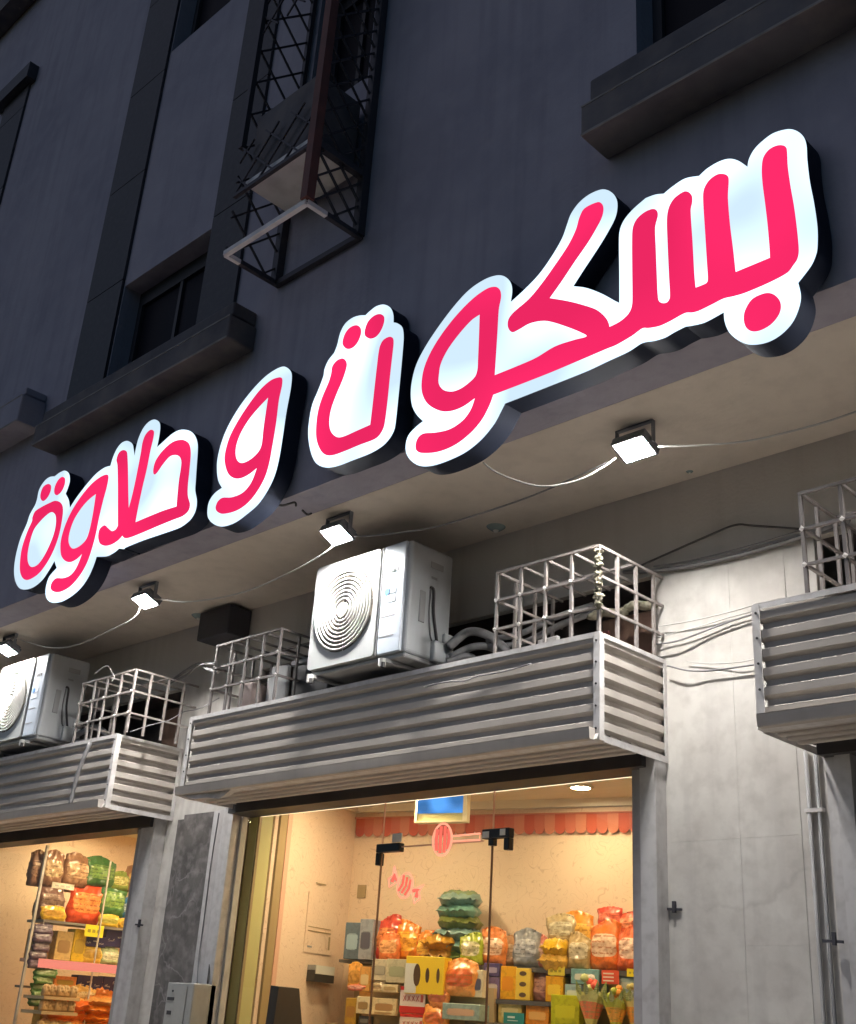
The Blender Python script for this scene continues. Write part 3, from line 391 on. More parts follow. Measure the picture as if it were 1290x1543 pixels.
def glass(name, tint=(1, 1, 1), refl=.06, rough=.0):
    m = bpy.data.materials.new(name); m.use_nodes = True; nt = m.node_tree
    nt.nodes.remove(nt.nodes['Principled BSDF'])
    t = _n(nt, 'ShaderNodeBsdfTransparent'); t.inputs[0].default_value = (*tint, 1)
    g = _n(nt, 'ShaderNodeBsdfGlossy'); g.inputs['Roughness'].default_value = rough
    lw = _n(nt, 'ShaderNodeLayerWeight'); lw.inputs[0].default_value = .5
    pw = _n(nt, 'ShaderNodeMath', operation='POWER'); pw.inputs[1].default_value = 4.5; nt.links.new(lw.outputs[1], pw.inputs[0])
    sc_ = _n(nt, 'ShaderNodeMath', operation='MULTIPLY_ADD'); sc_.inputs[1].default_value = .5; sc_.inputs[2].default_value = .022; nt.links.new(pw.outputs[0], sc_.inputs[0])
    mx = _n(nt, 'ShaderNodeMixShader'); nt.links.new(sc_.outputs[0], mx.inputs[0])
    nt.links.new(t.outputs[0], mx.inputs[1]); nt.links.new(g.outputs[0], mx.inputs[2])
    nt.links.new(mx.outputs[0], nt.nodes['Material Output'].inputs[0]); return m
def doodle_paper(name, col, line):
    m = bpy.data.materials.new(name); m.use_nodes = True; nt = m.node_tree; b = nt.nodes['Principled BSDF']
    b.inputs['Roughness'].default_value = .6
    geo = _n(nt, 'ShaderNodeNewGeometry'); n = _n(nt, 'ShaderNodeTexNoise'); n.inputs['Scale'].default_value = 7; n.inputs['Detail'].default_value = 1.2
    n.inputs['Distortion'].default_value = 1.4
    nt.links.new(geo.outputs['Position'], n.inputs['Vector'])
    fr = _n(nt, 'ShaderNodeMath', operation='PINGPONG'); fr.inputs[1].default_value = .09; nt.links.new(n.outputs[0], fr.inputs[0])
    mr = _n(nt, 'ShaderNodeMapRange'); mr.inputs[1].default_value = 0; mr.inputs[2].default_value = .011; mr.inputs[3].default_value = .45; mr.inputs[4].default_value = 0
    nt.links.new(fr.outputs[0], mr.inputs[0])
    g = _n(nt, 'ShaderNodeTexNoise'); g.inputs['Scale'].default_value = 3; nt.links.new(geo.outputs['Position'], g.inputs['Vector'])
    gr = _n(nt, 'ShaderNodeMapRange'); gr.inputs[1].default_value = .28; gr.inputs[2].default_value = .42; nt.links.new(g.outputs[0], gr.inputs[0])
    mm = _n(nt, 'ShaderNodeMath', operation='MULTIPLY'); nt.links.new(mr.outputs[0], mm.inputs[0]); nt.links.new(gr.outputs[0], mm.inputs[1])
    mx = _n(nt, 'ShaderNodeMix', data_type='RGBA'); mx.inputs[6].default_value = (*col, 1); mx.inputs[7].default_value = (*line, 1)
    nt.links.new(mm.outputs[0], mx.inputs[0]); nt.links.new(mx.outputs[2], b.inputs['Base Color']); return m
def pack(name, c1, c2, scale=16, rough=.3):
    """printed plastic film: a lighter oval panel on the front, small mottled print, worn folds"""
    m = bpy.data.materials.new(name); m.use_nodes = True; nt = m.node_tree; b = nt.nodes['Principled BSDF']
    b.inputs['Roughness'].default_value = rough; b.inputs['Coat Weight'].default_value = .5; b.inputs['Coat Roughness'].default_value = .12
    tc = _n(nt, 'ShaderNodeTexCoord'); geo = _n(nt, 'ShaderNodeNewGeometry')
    n = _n(nt, 'ShaderNodeTexNoise'); n.inputs['Scale'].default_value = scale; n.inputs['Detail'].default_value = 3
    nt.links.new(geo.outputs['Position'], n.inputs['Vector'])
    sep = _n(nt, 'ShaderNodeVectorMath', operation='SUBTRACT'); sep.inputs[1].default_value = (.5, 0, .47); nt.links.new(tc.outputs['Generated'], sep.inputs[0])
    sca = _n(nt, 'ShaderNodeVectorMath', operation='MULTIPLY'); sca.inputs[1].default_value = (2.5, 0, 4.2); nt.links.new(sep.outputs[0], sca.inputs[0])
    sq = _n(nt, 'ShaderNodeVectorMath', operation='MULTIPLY'); nt.links.new(sca.outputs[0], sq.inputs[0]); nt.links.new(sca.outputs[0], sq.inputs[1])
    ln = _n(nt, 'ShaderNodeVectorMath', operation='DOT_PRODUCT'); nt.links.new(sq.outputs[0], ln.inputs[0]); nt.links.new(sq.outputs[0], ln.inputs[1])
    ad = _n(nt, 'ShaderNodeMath', operation='MULTIPLY_ADD'); ad.inputs[1].default_value = .55; nt.links.new(n.outputs[0], ad.inputs[0]); nt.links.new(ln.outputs[1], ad.inputs[2])
    r1 = _n(nt, 'ShaderNodeMapRange'); r1.inputs[1].default_value = 1.02; r1.inputs[2].default_value = 1.10; r1.inputs[3].default_value = .8; r1.inputs[4].default_value = 0; nt.links.new(ad.outputs[0], r1.inputs[0])
    n2 = _n(nt, 'ShaderNodeTexNoise'); n2.inputs['Scale'].default_value = scale*2.6; n2.inputs['Detail'].default_value = 2; nt.links.new(geo.outputs['Position'], n2.inputs['Vector'])
    r2 = _n(nt, 'ShaderNodeMapRange'); r2.inputs[1].default_value = .5; r2.inputs[2].default_value = .6; r2.inputs[3].default_value = 0; r2.inputs[4].default_value = .30; nt.links.new(n2.outputs[0], r2.inputs[0])
    mx = _n(nt, 'ShaderNodeMix', data_type='RGBA'); mx.inputs[6].default_value = (*c1, 1); mx.inputs[7].default_value = (*c2, 1); nt.links.new(r1.outputs[0], mx.inputs[0])
    sx = _n(nt, 'ShaderNodeSeparateXYZ'); nt.links.new(tc.outputs['Generated'], sx.inputs[0])
    fr = _n(nt, 'ShaderNodeMath', operation='MULTIPLY'); fr.inputs[1].default_value = 9.0; nt.links.new(sx.outputs[2], fr.inputs[0])
    fr2 = _n(nt, 'ShaderNodeMath', operation='FRACT'); nt.links.new(fr.outputs[0], fr2.inputs[0])
    gt = _n(nt, 'ShaderNodeMath', operation='GREATER_THAN'); gt.inputs[1].default_value = .68; nt.links.new(fr2.outputs[0], gt.inputs[0])
    n3 = _n(nt, 'ShaderNodeTexNoise'); n3.inputs['Scale'].default_value = 38; n3.inputs['Detail'].default_value = 1; nt.links.new(geo.outputs['Position'], n3.inputs['Vector'])
    g3 = _n(nt, 'ShaderNodeMath', operation='GREATER_THAN'); g3.inputs[1].default_value = .5; nt.links.new(n3.outputs[0], g3.inputs[0])
    tx = _n(nt, 'ShaderNodeMath', operation='MULTIPLY'); nt.links.new(gt.outputs[0], tx.inputs[0]); nt.links.new(g3.outputs[0], tx.inputs[1])
    tx2 = _n(nt, 'ShaderNodeMath', operation='MULTIPLY'); nt.links.new(tx.outputs[0], tx2.inputs[0]); nt.links.new(r1.outputs[0], tx2.inputs[1])
    mx3 = _n(nt, 'ShaderNodeMix', data_type='RGBA'); mx3.inputs[7].default_value = (*[q*.5+p*.12 for q, p in zip(c1, c2)], 1); nt.links.new(tx2.outputs[0], mx3.inputs[0]); nt.links.new(mx.outputs[2], mx3.inputs[6])
    mx2 = _n(nt, 'ShaderNodeMix', data_type='RGBA'); mx2.inputs[7].default_value = (*[q*.45 for q in c1], 1); nt.links.new(r2.outputs[0], mx2.inputs[0]); nt.links.new(mx3.outputs[2], mx2.inputs[6])
    nt.links.new(mx2.outputs[2], b.inputs['Base Color'])
    return m
M = {}
M['facade'] = mat('night_tinted_paint', (.35, .335, .40), .85, blot=((.25, .245, .31), .9, .7), streak=((.22, .215, .27), .5), speck=((.41, .39, .46), 5, .3), bump=.3, bscale=30)  # bluish cast of the night light put into the wall colour
M['upper'] = mat('upper_wall_paint', (.60, .58, .565), .8, blot=((.49, .47, .45), 1.1, .6), streak=((.44, .42, .40), .4), bump=.25, bscale=50)
M['pil'] = mat('pilaster_paint', (.61, .585, .545), .7, blot=((.45, .42, .385), 2.6, .75), streak=((.34, .315, .30), .4), speck=((.28, .25, .225), 11, .3), crack=((.3, .27, .25), 1.4, .35), bump=.10, bscale=30)
M['soffit'] = mat('soffit_plaster', (.74, .67, .59), .85, blot=((.62, .55, .48), 1.3, .7), speck=((.46, .41, .36), 9, .22), bump=.3, bscale=30)
M['patch'] = mat('fresh_cement', (.52, .46, .38), .9, blot=((.4, .36, .3), 3, .6), bump=.3, bscale=30)
M['band'] = mat('dark_stone_cladding', (.038, .038, .048), .6, blot=((.03, .03, .035), 1.5, .7), speck=((.065, .065, .075), 20, .4), bump=.2)
M['sill'] = mat('sill_stone', (.125, .118, .13), .8, blot=((.06, .056, .066), 2.2, .8), speck=((.24, .20, .18), 5, .35), bump=.35, bscale=25)
M['edge'] = mat('lit_stone_edge', (.30, .28, .27), .8, blot=((.14, .13, .12), 7, .7))  # paler stone carries the highlight along the sill edges
M['granite'] = mat('veined_granite', (.13, .12, .115), .45, blot=((.05, .045, .045), 8, .9), speck=((.30, .28, .27), 16, .6), crack=((.35, .33, .33), 4, .6), bump=.1)
M['pave'] = mat('concrete_pavement', (.50, .45, .39), .85, blot=((.38, .35, .31), .8, .7), speck=((.3, .28, .26), 18, .3), bump=.3)
M['asphalt'] = mat('asphalt', (.055, .055, .056), .9, speck=((.09, .09, .09), 50, .5), bump=.5, bscale=120)
M['slat'] = mat('galvanised_slat', (.50, .455, .41), .7, .0, blot=((.40, .36, .32), 2.2, .5), streak=((.36, .32, .29), .35), bump=.08)
M['trim'] = mat('edge_trim', (.66, .64, .63), .55, .0, blot=((.42, .38, .35), 6, .5), speck=((.25, .2, .17), 25, .25))
M['cage'] = mat('cage_paint', (.23, .205, .195), .65, .0, blot=((.25, .2, .17), 8, .5), speck=((.6, .57, .55), 30, .25))
M['cage_dirty'] = mat('cage_bare_iron', (.17, .15, .145), .6, .2, blot=((.12, .1, .09), 8, .6))
M['foam'] = mat('dried_foam', (.27, .245, .18), .9, bump=.6, bscale=60)
M['guide'] = mat('guide_rail_paint', (.40, .385, .385), .55, .1, streak=((.27, .25, .24), .5), speck=((.2, .17, .15), 20, .25), blot=((.3, .285, .28), 3, .5))
M['guide_lt'] = mat('pale_guide_paint', (.54, .525, .52), .5, .1, streak=((.33, .31, .3), .5), speck=((.2, .18, .17), 16, .3))
M['conduit'] = mat('grey_conduit', (.33, .32, .32), .8, blot=((.22, .21, .21), 5, .5))
M['dark'] = mat('dark_frame', (.035, .032, .033), .5, .1, blot=((.06, .055, .055), 6, .5))
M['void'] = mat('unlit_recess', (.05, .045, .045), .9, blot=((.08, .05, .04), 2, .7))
M['wood'] = mat('old_board', (.16, .09, .065), .8, streak=((.09, .05, .04), .6), blot=((.22, .15, .1), 2, .5), bump=.2)
M['redboard'] = mat('red_board', (.30, .09, .085), .7, blot=((.2, .06, .06), 4, .6))
M['whiteboard'] = mat('white_foam_board', (.62, .62, .62), .7, streak=((.45, .44, .43), .4))
M['pinkcarton'] = mat('faded_carton', (.42, .34, .32), .85, blot=((.3, .24, .22), 8, .6))
M['ac'] = mat('ac_white_enamel', (.44, .455, .455), .35, 0, blot=((.55, .56, .55), 4, .4), streak=((.5, .49, .46), .25))
M['ac_side'] = mat('ac_side_enamel', (.50, .52, .54), .4, 0, blot=((.4, .41, .41), 4, .5), streak=((.36, .36, .35), .35))
M['ac_strip'] = mat('ac_blue_white_panel', (.60, .66, .74), .3, 0, blot=((.5, .55, .63), 4, .4))
M['ring'] = mat('grille_enamel', (.60, .59, .56), .35)
M['fan'] = mat('fan_plastic', (.44, .39, .29), .5, blot=((.36, .31, .22), 5, .5))
M['fanback'] = mat('fan_shroud', (.17, .15, .11), .7)
M['grey'] = mat('grey_plastic', (.32, .32, .32), .5)
M['ink'] = mat('dark_print', (.05, .05, .055), .5)
M['blueink'] = mat('blue_print', (.12, .3, .62), .4)
M['paleink'] = mat('pale_label', (.75, .8, .86), .4)
M['pipe'] = mat('pipe_insulation', (.20, .195, .2), .7, blot=((.32, .31, .31), 14, .7), bump=.4, bscale=40)
M['cable_lt'] = mat('pale_cable', (.50, .48, .46), .6)
M['cable_dk'] = mat('dark_cable', (.055, .05, .05), .6)
M['cable_gr'] = mat('grey_cable', (.2, .195, .2), .6)
M['lamp'] = mat('flood_housing', (.20, .21, .235), .45, .2)
M['lens'] = emit('flood_led', (1, .97, .93), FLOOD_STRENGTH)
M['dome'] = mat('dome_plastic', (.30, .40, .40), .25, coat=.5)
M['return'] = mat('sign_return', (.012, .017, .034), .75, 0, spec=.15, blot=((.03, .04, .07), 3, .5))
M['face'] = emit('sign_white_acrylic', (.66, .85, 1.0), 1.2, (1.9, .88, 1.55))
M['pink'] = emit('sign_pink_vinyl', (1.0, .025, .145), .8, (1.5, .74, .90))
M['glass'] = glass('shop_glass', (.985, .99, .985))
M['winglass'] = mat('dark_window_glass', (.008, .009, .016), .5, 0, spec=.08)
M['winframe'] = mat('window_frame', (.035, .035, .045), .6)
M['rail'] = mat('mesh_iron', (.055, .053, .065), .6, .3)
M['red'] = mat('red_oxide_post', (.16, .06, .05), .7, blot=((.08, .04, .035), 6, .6))
M['whitebar'] = mat('white_painted_bar', (.82, .80, .80), .6, blot=((.45, .42, .4), 8, .4))
M['paper'] = doodle_paper('doodle_wallpaper', (.80, .63, .47), (.42, .26, .15))
M['paper_left'] = doodle_paper('doodle_wallpaper_pink', (.81, .64, .50), (.45, .27, .17))
M['ceil'] = mat('shop_ceiling', (.78, .72, .56), .8)
M['cornice'] = mat('cornice_plaster', (.85, .80, .66), .7)
M['jamb'] = mat('yellow_green_jamb', (.56, .53, .24), .5, streak=((.48, .46, .24), .4))
M['jambtrim'] = mat('jamb_trim', (.36, .27, .14), .5)
M['pinktrim'] = mat('pink_trim', (.72, .44, .33), .5)
M['floor'] = mat('shop_floor', (.70, .66, .58), .4)
M['shelf'] = mat('shelf_board', (.22, .20, .19), .5)
M['shelf_edge'] = mat('shelf_edge', (.10, .09, .09), .5)
M['rose'] = [mat('awning_fabric_%s' % n, c, .85) for n, c in (('deep', (.44, .09, .045)), ('mid', (.46, .13, .075)), ('pale', (.50, .185, .11)))]
M['disc'] = emit('downlight', (1, .77, .44), ROOM_STRENGTH)
M['disc_left'] = emit('downlight_left', (1, .75, .40), ROOM_STRENGTH*1.5)
M['cove'] = emit('cove_led', (1, .84, .55), 1.6)
M['screen'] = emit('blue_screen', (.10, .34, .85), 1.0, (6, .5, 1.2))
M['screenframe'] = mat('cream_frame', (.8, .72, .5), .5)
M['neon'] = emit('neon_pink_outline', (1, .38, .24), 1.05)
M['neonfill'] = emit('neon_red_fill', (.95, .17, .12), .9)
M['fit'] = mat('black_patch_fitting', (.025, .025, .028), .3, .5)
M['sticker'] = mat('white_sticker', (.75, .75, .7), .5)
M['silicone'] = mat('silicone_joint', (.20, .10, .05), .5)
M['pos'] = mat('pos_plastic', (.045, .04, .042), .45)
M['steel'] = mat('meter_box_enamel', (.38, .385, .37), .5, .1, streak=((.28, .275, .26), .4), speck=((.25, .24, .22), 22, .2))
M['tan'] = mat('tan_packet', (.55, .38, .19), .5, blot=((.35, .2, .1), 12, .6))
M['rackwood'] = mat('pale_rack', (.58, .44, .26), .6)
M['green_room'] = mat('green_room_wall', (.10, .11, .05), .7, blot=((.16, .16, .08), 2, .5))
M['pinkled'] = emit('pink_shelf_strip', (1, .28, .2), .9)

# ------------------------------------------------------------------ key planes (metres)
F0 = 3.975      # upper facade
W = 5.2         # shop wall under the overhang
D = 4.6         # fronts of the shutter boxes
ZS = 4.406      # soffit
GL = 5.25       # shop glass

# ------------------------------------------------------------------ ground
tag(MB().box(-60, 60, -60, 1.5, -.3, .0).build('road', M['asphalt']), kind='structure')
tag(MB().box(-60, 60, 1.5, 9.0, -.3, .14).build('pavement', M['pave']), kind='structure')
tag(MB().box(-60, 60, 9.0, 60, -.3, .136).build('ground', M['pave']), kind='structure')

# ------------------------------------------------------------------ building
bld = empty('apartment_building', (-5, 9, 0), 0, 'grey plastered apartment building overhanging a row of small shops', 'building')
def part(mb, name, m, parent=bld):
    o = mb.build(name, m); 
    if parent is not None:
        o.parent = parent; o.matrix_parent_inverse = Matrix.Translation(-Vector(parent.location))
    return o
def holed(x0, x1, z0, z1, holes, y0, y1):
    """wall slab between y0 (street) and y1 with real openings"""
    xs = sorted({x0, x1, *[h[0] for h in holes], *[h[1] for h in holes]}); zs = sorted({z0, z1, *[h[2] for h in holes], *[h[3] for h in holes]})
    mb = MB()
    inh = lambda x, z: any(h[0] < x < h[1] and h[2] < z < h[3] for h in holes)
    nx, nz = len(xs)-1, len(zs)-1
    solid = [[not inh((xs[i]+xs[i+1])/2, (zs[k]+zs[k+1])/2) for k in range(nz)] for i in range(nx)]
    for i in range(nx):
        for k in range(nz):
            if not solid[i][k]: continue
            a, b, c, d = xs[i], xs[i+1], zs[k], zs[k+1]
            mb.add([(a, y0, c), (b, y0, c), (b, y0, d), (a, y0, d)], [(0, 1, 2, 3)])
            mb.add([(a, y1, c), (b, y1, c), (b, y1, d), (a, y1, d)], [(3, 2, 1, 0)])
            for (ii, kk, q) in ((i-1, k, (a, a, c, d)), (i+1, k, (b, b, c, d)), (i, k-1, (a, b, c, c)), (i, k+1, (a, b, d, d))):
                if 0 <= ii < nx and 0 <= kk < nz and solid[ii][kk]: continue
                p, q2, r, s = q
                mb.add([(p, y0, r), (q2, y0, s), (q2, y1, s), (p, y1, r)], [(0, 1, 2, 3)])
    return mb
UP = [(-7.95, -6.66, 6.0, 7.13), (-7.95, -6.66, 9.8, 11.6), (-2.687, -.7, 6.09, 8.2), (-5.62, -4.95, 7.6, 8.9), (-13.3, -11.9, 6.3, 7.4)]
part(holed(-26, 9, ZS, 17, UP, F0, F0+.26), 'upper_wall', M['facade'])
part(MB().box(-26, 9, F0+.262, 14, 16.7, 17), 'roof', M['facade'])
part(MB().box(-26, 9, F0+.262, 14, ZS, ZS+.2), 'soffit', M['soffit'])
part(holed(-26, 9, .14, 3.883, [(-11.7, -7.987, .141, 3.875), (-7.0, -3.453, .141, 3.875), (-2.49, 1.1, .141, 3.875)], W, W+.05), 'shop_wall', M['pil'])
part(MB().box(-26, 9, W+.004, W+.05, 3.884, ZS-.001), 'shop_wall', M['upper'])
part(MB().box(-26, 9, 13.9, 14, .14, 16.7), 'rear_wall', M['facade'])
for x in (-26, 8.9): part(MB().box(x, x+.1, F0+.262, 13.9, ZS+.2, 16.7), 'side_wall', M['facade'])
# dark stone bands that frame the window bays
for (x0, x1, z0, z1) in ((-8.555, -7.965, 6.01, 17), (-6.655, -6.19, 6.01, 17), (-11.95, -11.33, 6.4, 11.5)):
    mb = MB(); z = z0
    while z < z1-.05:
        mb.box(x0, x1, F0-.028, F0-.001, z, min(z+1.18, z1)); z += 1.19
    part(mb, 'stone_band', M['band'])
part(MB().box(-12.1, -11.22, F0-.12, F0-.001, 11.5, 11.72), 'band_cap', M['band'])
# sills
def sill(x0, x1, zl, z1, zt, yf=3.741):
    mb = MB().bbox(x0, x1, yf, F0-.001, zl, z1, .012)
    mb.box(x0+.05, x1-.035, yf+.05, F0-.001, z1, z1+.02).bbox(x0+.035, x1-.02, yf+.03, F0-.001, z1+.02, zt, .012)
    o = part(mb, 'window_sill', M['sill'])
    d = MB().box(x0+.004, x1-.004, yf-.004, yf-.0005, zl+.001, zl+.016).box(x0+.004, x1-.004, yf-.003, yf-.0005, z1-.014, z1-.002).build('edge_highlight', M['edge']); d.parent = o  # edge highlight put into thin pale strips
    return o
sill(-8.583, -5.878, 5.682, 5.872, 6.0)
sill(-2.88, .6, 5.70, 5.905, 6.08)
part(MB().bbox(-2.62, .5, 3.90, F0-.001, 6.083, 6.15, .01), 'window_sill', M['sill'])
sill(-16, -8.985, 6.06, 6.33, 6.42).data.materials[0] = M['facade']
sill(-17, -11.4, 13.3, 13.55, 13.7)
# recessed windows
def window(x0, x1, z0, z1, mull=True):
    wf = part(MB().box(x0, x0+.06, F0+.16, F0+.22, z0, z1).box(x1-.06, x1, F0+.16, F0+.22, z0, z1).box(x0+.06, x1-.06, F0+.16, F0+.22, z0, z0+.06).box(x0+.06, x1-.06, F0+.16, F0+.22, z1-.14, z1), 'window', M['winframe'])
    xm = (x0+x1)/2
    for a, b in ((x0+.06, xm-.02), (xm+.02, x1-.06)):
        p = MB().box(a, b, F0+.19, F0+.2, z0+.06, z1-.14).build('pane', M['winglass']); p.parent = wf
    p = MB().box(xm-.02, xm+.02, F0+.165, F0+.215, z0+.06, z1-.14).build('mullion', M['winframe']); p.parent = wf
    return wf
for (a, b, c, d) in UP: window(a, b, c, d)

for x0, x1 in ((-3.383, -2.9825), (-2.981, -2.66)):
    for z0, z1 in ((.145, .90), (.9015, 1.915), (1.9165, 2.405), (2.4065, 3.86)):
        part(MB().box(x0, x1, W-.0028, W-.0005, z0, z1), 'cladding_panel', M['pil'])
# granite facing, guide rails and small fittings on the piers
part(MB().box(-7.70, -7.31, W-.03, W-.001, .14, 2.83), 'granite_facing', M['granite'])
part(MB().box(-7.79, -7.703, W-.022, W-.001, .14, 2.80), 'granite_facing', M['granite'])
def bolt(x, y, z, parent):
    mb = MB().bar((x-.045, y, z), (x+.05, y, z-.005), .012).bar((x+.012, y-.006, z-.02), (x+.012, y-.006, z+.035), .016)
    o = mb.build('bolt', M['rail']); o.parent = parent
    return o
def guide(x0, x1, y0, y1, m, lab, split):
    g = part(MB().box(x0, split-.004, y0, y1, .14, 2.83), 'guide_rail', m, None)
    h = MB().box(split+.004, x1, y0-.03, y1, .14, 2.83).build('flange', M['guide_lt']); h.parent = g
    k = MB().box(split-.004, split+.004, y0+.03, y1, .14, 2.83).build('groove', M['dark']); k.parent = g
    tag(g, lab, 'guide rail', 'shutter guide rails'); return g
g = guide(-3.565, -3.40, 5.13, 5.249, M['guide'], 'grey shutter guide rail right of the middle shop window', -3.50); bolt(-3.37, 5.19, 2.085, g)
g = guide(-8.235, -7.965, 5.12, 5.198, M['guide'], 'grey shutter guide rail right of the left shop window', -8.15); bolt(-7.96, 5.08, 2.03, g)
g = guide(-7.30, -7.02, 5.155, 5.198, M['guide_lt'], 'pale guide rail between dark granite and middle shop window', -7.14)
g = guide(-2.485, -2.35, 5.13, 5.198, M['guide_lt'], 'pale guide rail at the left edge of the right shop', -2.43); bolt(-2.5, 5.1, 1.93, g)
t = empty('conduit_pair', (-2.59, 5.18, .14), 0, 'two thin grey conduits running down the wall under the right shutter box', 'conduit')
for x in (-2.605, -2.555):
    o = MB().tube([(x, 5.18, .15), (x, 5.18, 2.80)], .010, 8).build('pipe', M['conduit'] if x < -2.6 else M['cable_gr']); o.parent = t; o.matrix_parent_inverse = t.matrix_world.inverted(); o.matrix_parent_inverse = Matrix.Translation((2.59, -5.18, -.14))
for z in (2.5, 1.25):
    o = MB().box(-2.625, -2.535, 5.168, 5.199, z, z+.018).build('clip', M['trim']); o.parent = t; o.matrix_parent_inverse = Matrix.Translation((2.59, -5.18, -.14))

# ------------------------------------------------------------------ shutter boxes
PIT = .0885
def slat_strip(L, deep=False):
    """one trapezoid rib, L long in +x, street side -y, height PIT, rib standing out"""
    prof = [(.026, 0), (.026, .026), (.002, .040), (.0, .042), (.0, .078), (.002, .080), (.026, PIT)]
    if deep: prof = [(.055, 0), (.055, .034), (.006, .040), (.0, .044), (.0, .080), (.006, .084), (.055, PIT)]
    vs = [(x, y, z) for x in (0, L) for y, z in prof]; m = len(prof)
    fs = [(i, i+1, m+i+1, m+i) for i in range(m-1)]
    bk = .058 if deep else .034
    vs += [(0, bk, 0), (0, bk, PIT), (L, bk, 0), (L, bk, PIT)]
    b = 2*m; fs += [tuple(range(m))+(b+1, b), tuple(range(2*m-1, m-1, -1))+(b+2, b+3), (b, b+1, b+3, b+2)]
    mb = MB(); mb.add(vs, fs); return mb.mesh('slat', M['slat'])
def shutter_box(x0, x1, zb, zt, lab, bent=False):
    t = empty('shutter_box', ((x0+x1)/2, D, zb), 0, lab, 'shutter box', 'shutter boxes over the shop fronts')
    def ch(mb, name, m):
        o = mb.build(name, m); o.parent = t; o.matrix_parent_inverse = Matrix.Translation(-Vector(t.location)); return o
    yb = W-.002
    ch(MB().box(x0+.032, x1-.032, D+.036, yb, zb+.060, zt-.01), 'housing', M['slat'])
    nn = 6; z0 = zb+.022
    fm = slat_strip(x1-x0-.07); sm = slat_strip(yb-D-.04); um = slat_strip(x1-x0-.04, True)
    for i in range(nn):
        o = link('slat', fm, t, (x0+.035-t.location.x, .002, z0+i*PIT-zb))
        o = link('slat', sm, t, (x1-.002-t.location.x, .035, z0+i*PIT-zb), math.pi/2)
        o = link('slat', sm, t, (x0+.002-t.location.x, yb-D-.005, z0+i*PIT-zb), -math.pi/2)
    for i in range(5):
        o = link('slat', um, t, (x0+.02-t.location.x, .03+i*PIT, 0)); o.rotation_euler = (R(90), 0, 0)
    # angle trims
    e = .034
    for x, s in ((x0, 1), (x1, -1)):
        ch(MB().box(min(x, x+s*e), max(x, x+s*e), D-.006, D-.001, zb+.002, zt).box(min(x-s*.005, x), max(x-s*.005, x), D-.006, D+e, zb+.002, zt), 'corner_trim', M['trim'])
    ch(MB().box(x0, x1, D-.004, D-.0005, zt-.022, zt+.003).box(x0, x1, D-.004, D+.03, zt+.0035, zt+.007), 'top_trim', M['trim'])
    for x, s in ((x0, -1), (x1, 1)):
        xa, xb = sorted((x+s*.001, x+s*.005))
        ch(MB().box(xa, xb, D+e, yb, zt-.02, zt+.004), 'top_trim', M['trim'])
        ch(MB().box(xa, xb, D+e, yb, zb-.004, zb+.03), 'bottom_trim', M['trim'])
        ch(MB().box(xa, xb, yb-.03, yb, zb+.031, zt-.021), 'corner_trim', M['trim'])
    scr = MB().cyl((0, 0, 0), (0, -1, 0), .006, .004, 8).mesh('screw', M['dark'])
    for x in (x0+.017, x1-.017):
        for q in range(5): link('screw', scr, t, (x-t.location.x, -.0062, .06+q*(zt-zb-.1)/4))
    for q in range(7): link('screw', scr, t, (x0+.3+q*(x1-x0-.6)/6-t.location.x, -.0078, .018))
    # bottom front trim as a ribbon that can sag
    n = 60; vs = []; fs = []
    for i in range(n+1):
        f = i/n; x = x0+(x1-x0)*f; dz = 0; dy = 0
        if bent:
            k = x-x0
            if k < .62: dz = -.045*math.sin(min(1, k/.42)*math.pi/2)*(1 if k < .5 else max(0, 1-(k-.5)/.12)); dy = -.012*math.sin(k*9)
            dz += .006*math.sin(k*23)*(1 if k < 1.3 else 0)
        vs += [(x, D-.003+dy, zb+.040), (x, D-.020+dy, zb+.003+dz), (x, D+.04, zb-.003+dz*.6)]
        if i:
            b = 3*i; fs += [(b-3, b, b+1, b-2), (b-2, b+1, b+2, b-1)]
    ch(MB().add(vs, fs), 'bottom_trim', M['trim'])
    return t
shutter_box(-6.945, -3.385, 2.811, 3.363, 'wide ribbed metal shutter box over the middle shop, carrying an air conditioner', True)
shutter_box(-11.5, -7.896, 2.805, 3.358, 'ribbed metal shutter box over the left shop with a strap hanging on it')
shutter_box(-2.522, 1.05, 2.758, 3.335, 'ribbed metal shutter box over the dark right shop')
tag(MB().tube(open_crom([(-8.26, 4.585, 3.33), (-8.30, 4.57, 3.2), (-8.36, 4.575, 3.05), (-8.40, 4.585, 2.86)], 5), .016, 6).build('hanging_strap', M['cable_gr']), 'frayed grey strap hanging down the left shutter box', 'strap')
# header beams behind the boxes
for x0, x1, z in ((-11.7, -7.987, 2.745), (-7.0, -3.453, 2.777), (-2.49, 1.1, 2.735)):
    part(MB().box(x0+.002, x1-.002, 5.06, 5.262, z, 2.9), 'header_beam', M['dark'])
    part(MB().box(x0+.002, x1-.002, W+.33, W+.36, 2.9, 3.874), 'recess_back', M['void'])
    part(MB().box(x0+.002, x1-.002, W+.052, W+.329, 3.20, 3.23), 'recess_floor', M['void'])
    part(MB().box(x0+.002, x1-.002, W+.052, W+.36, 3.876, 3.9), 'recess_head', M['void'])

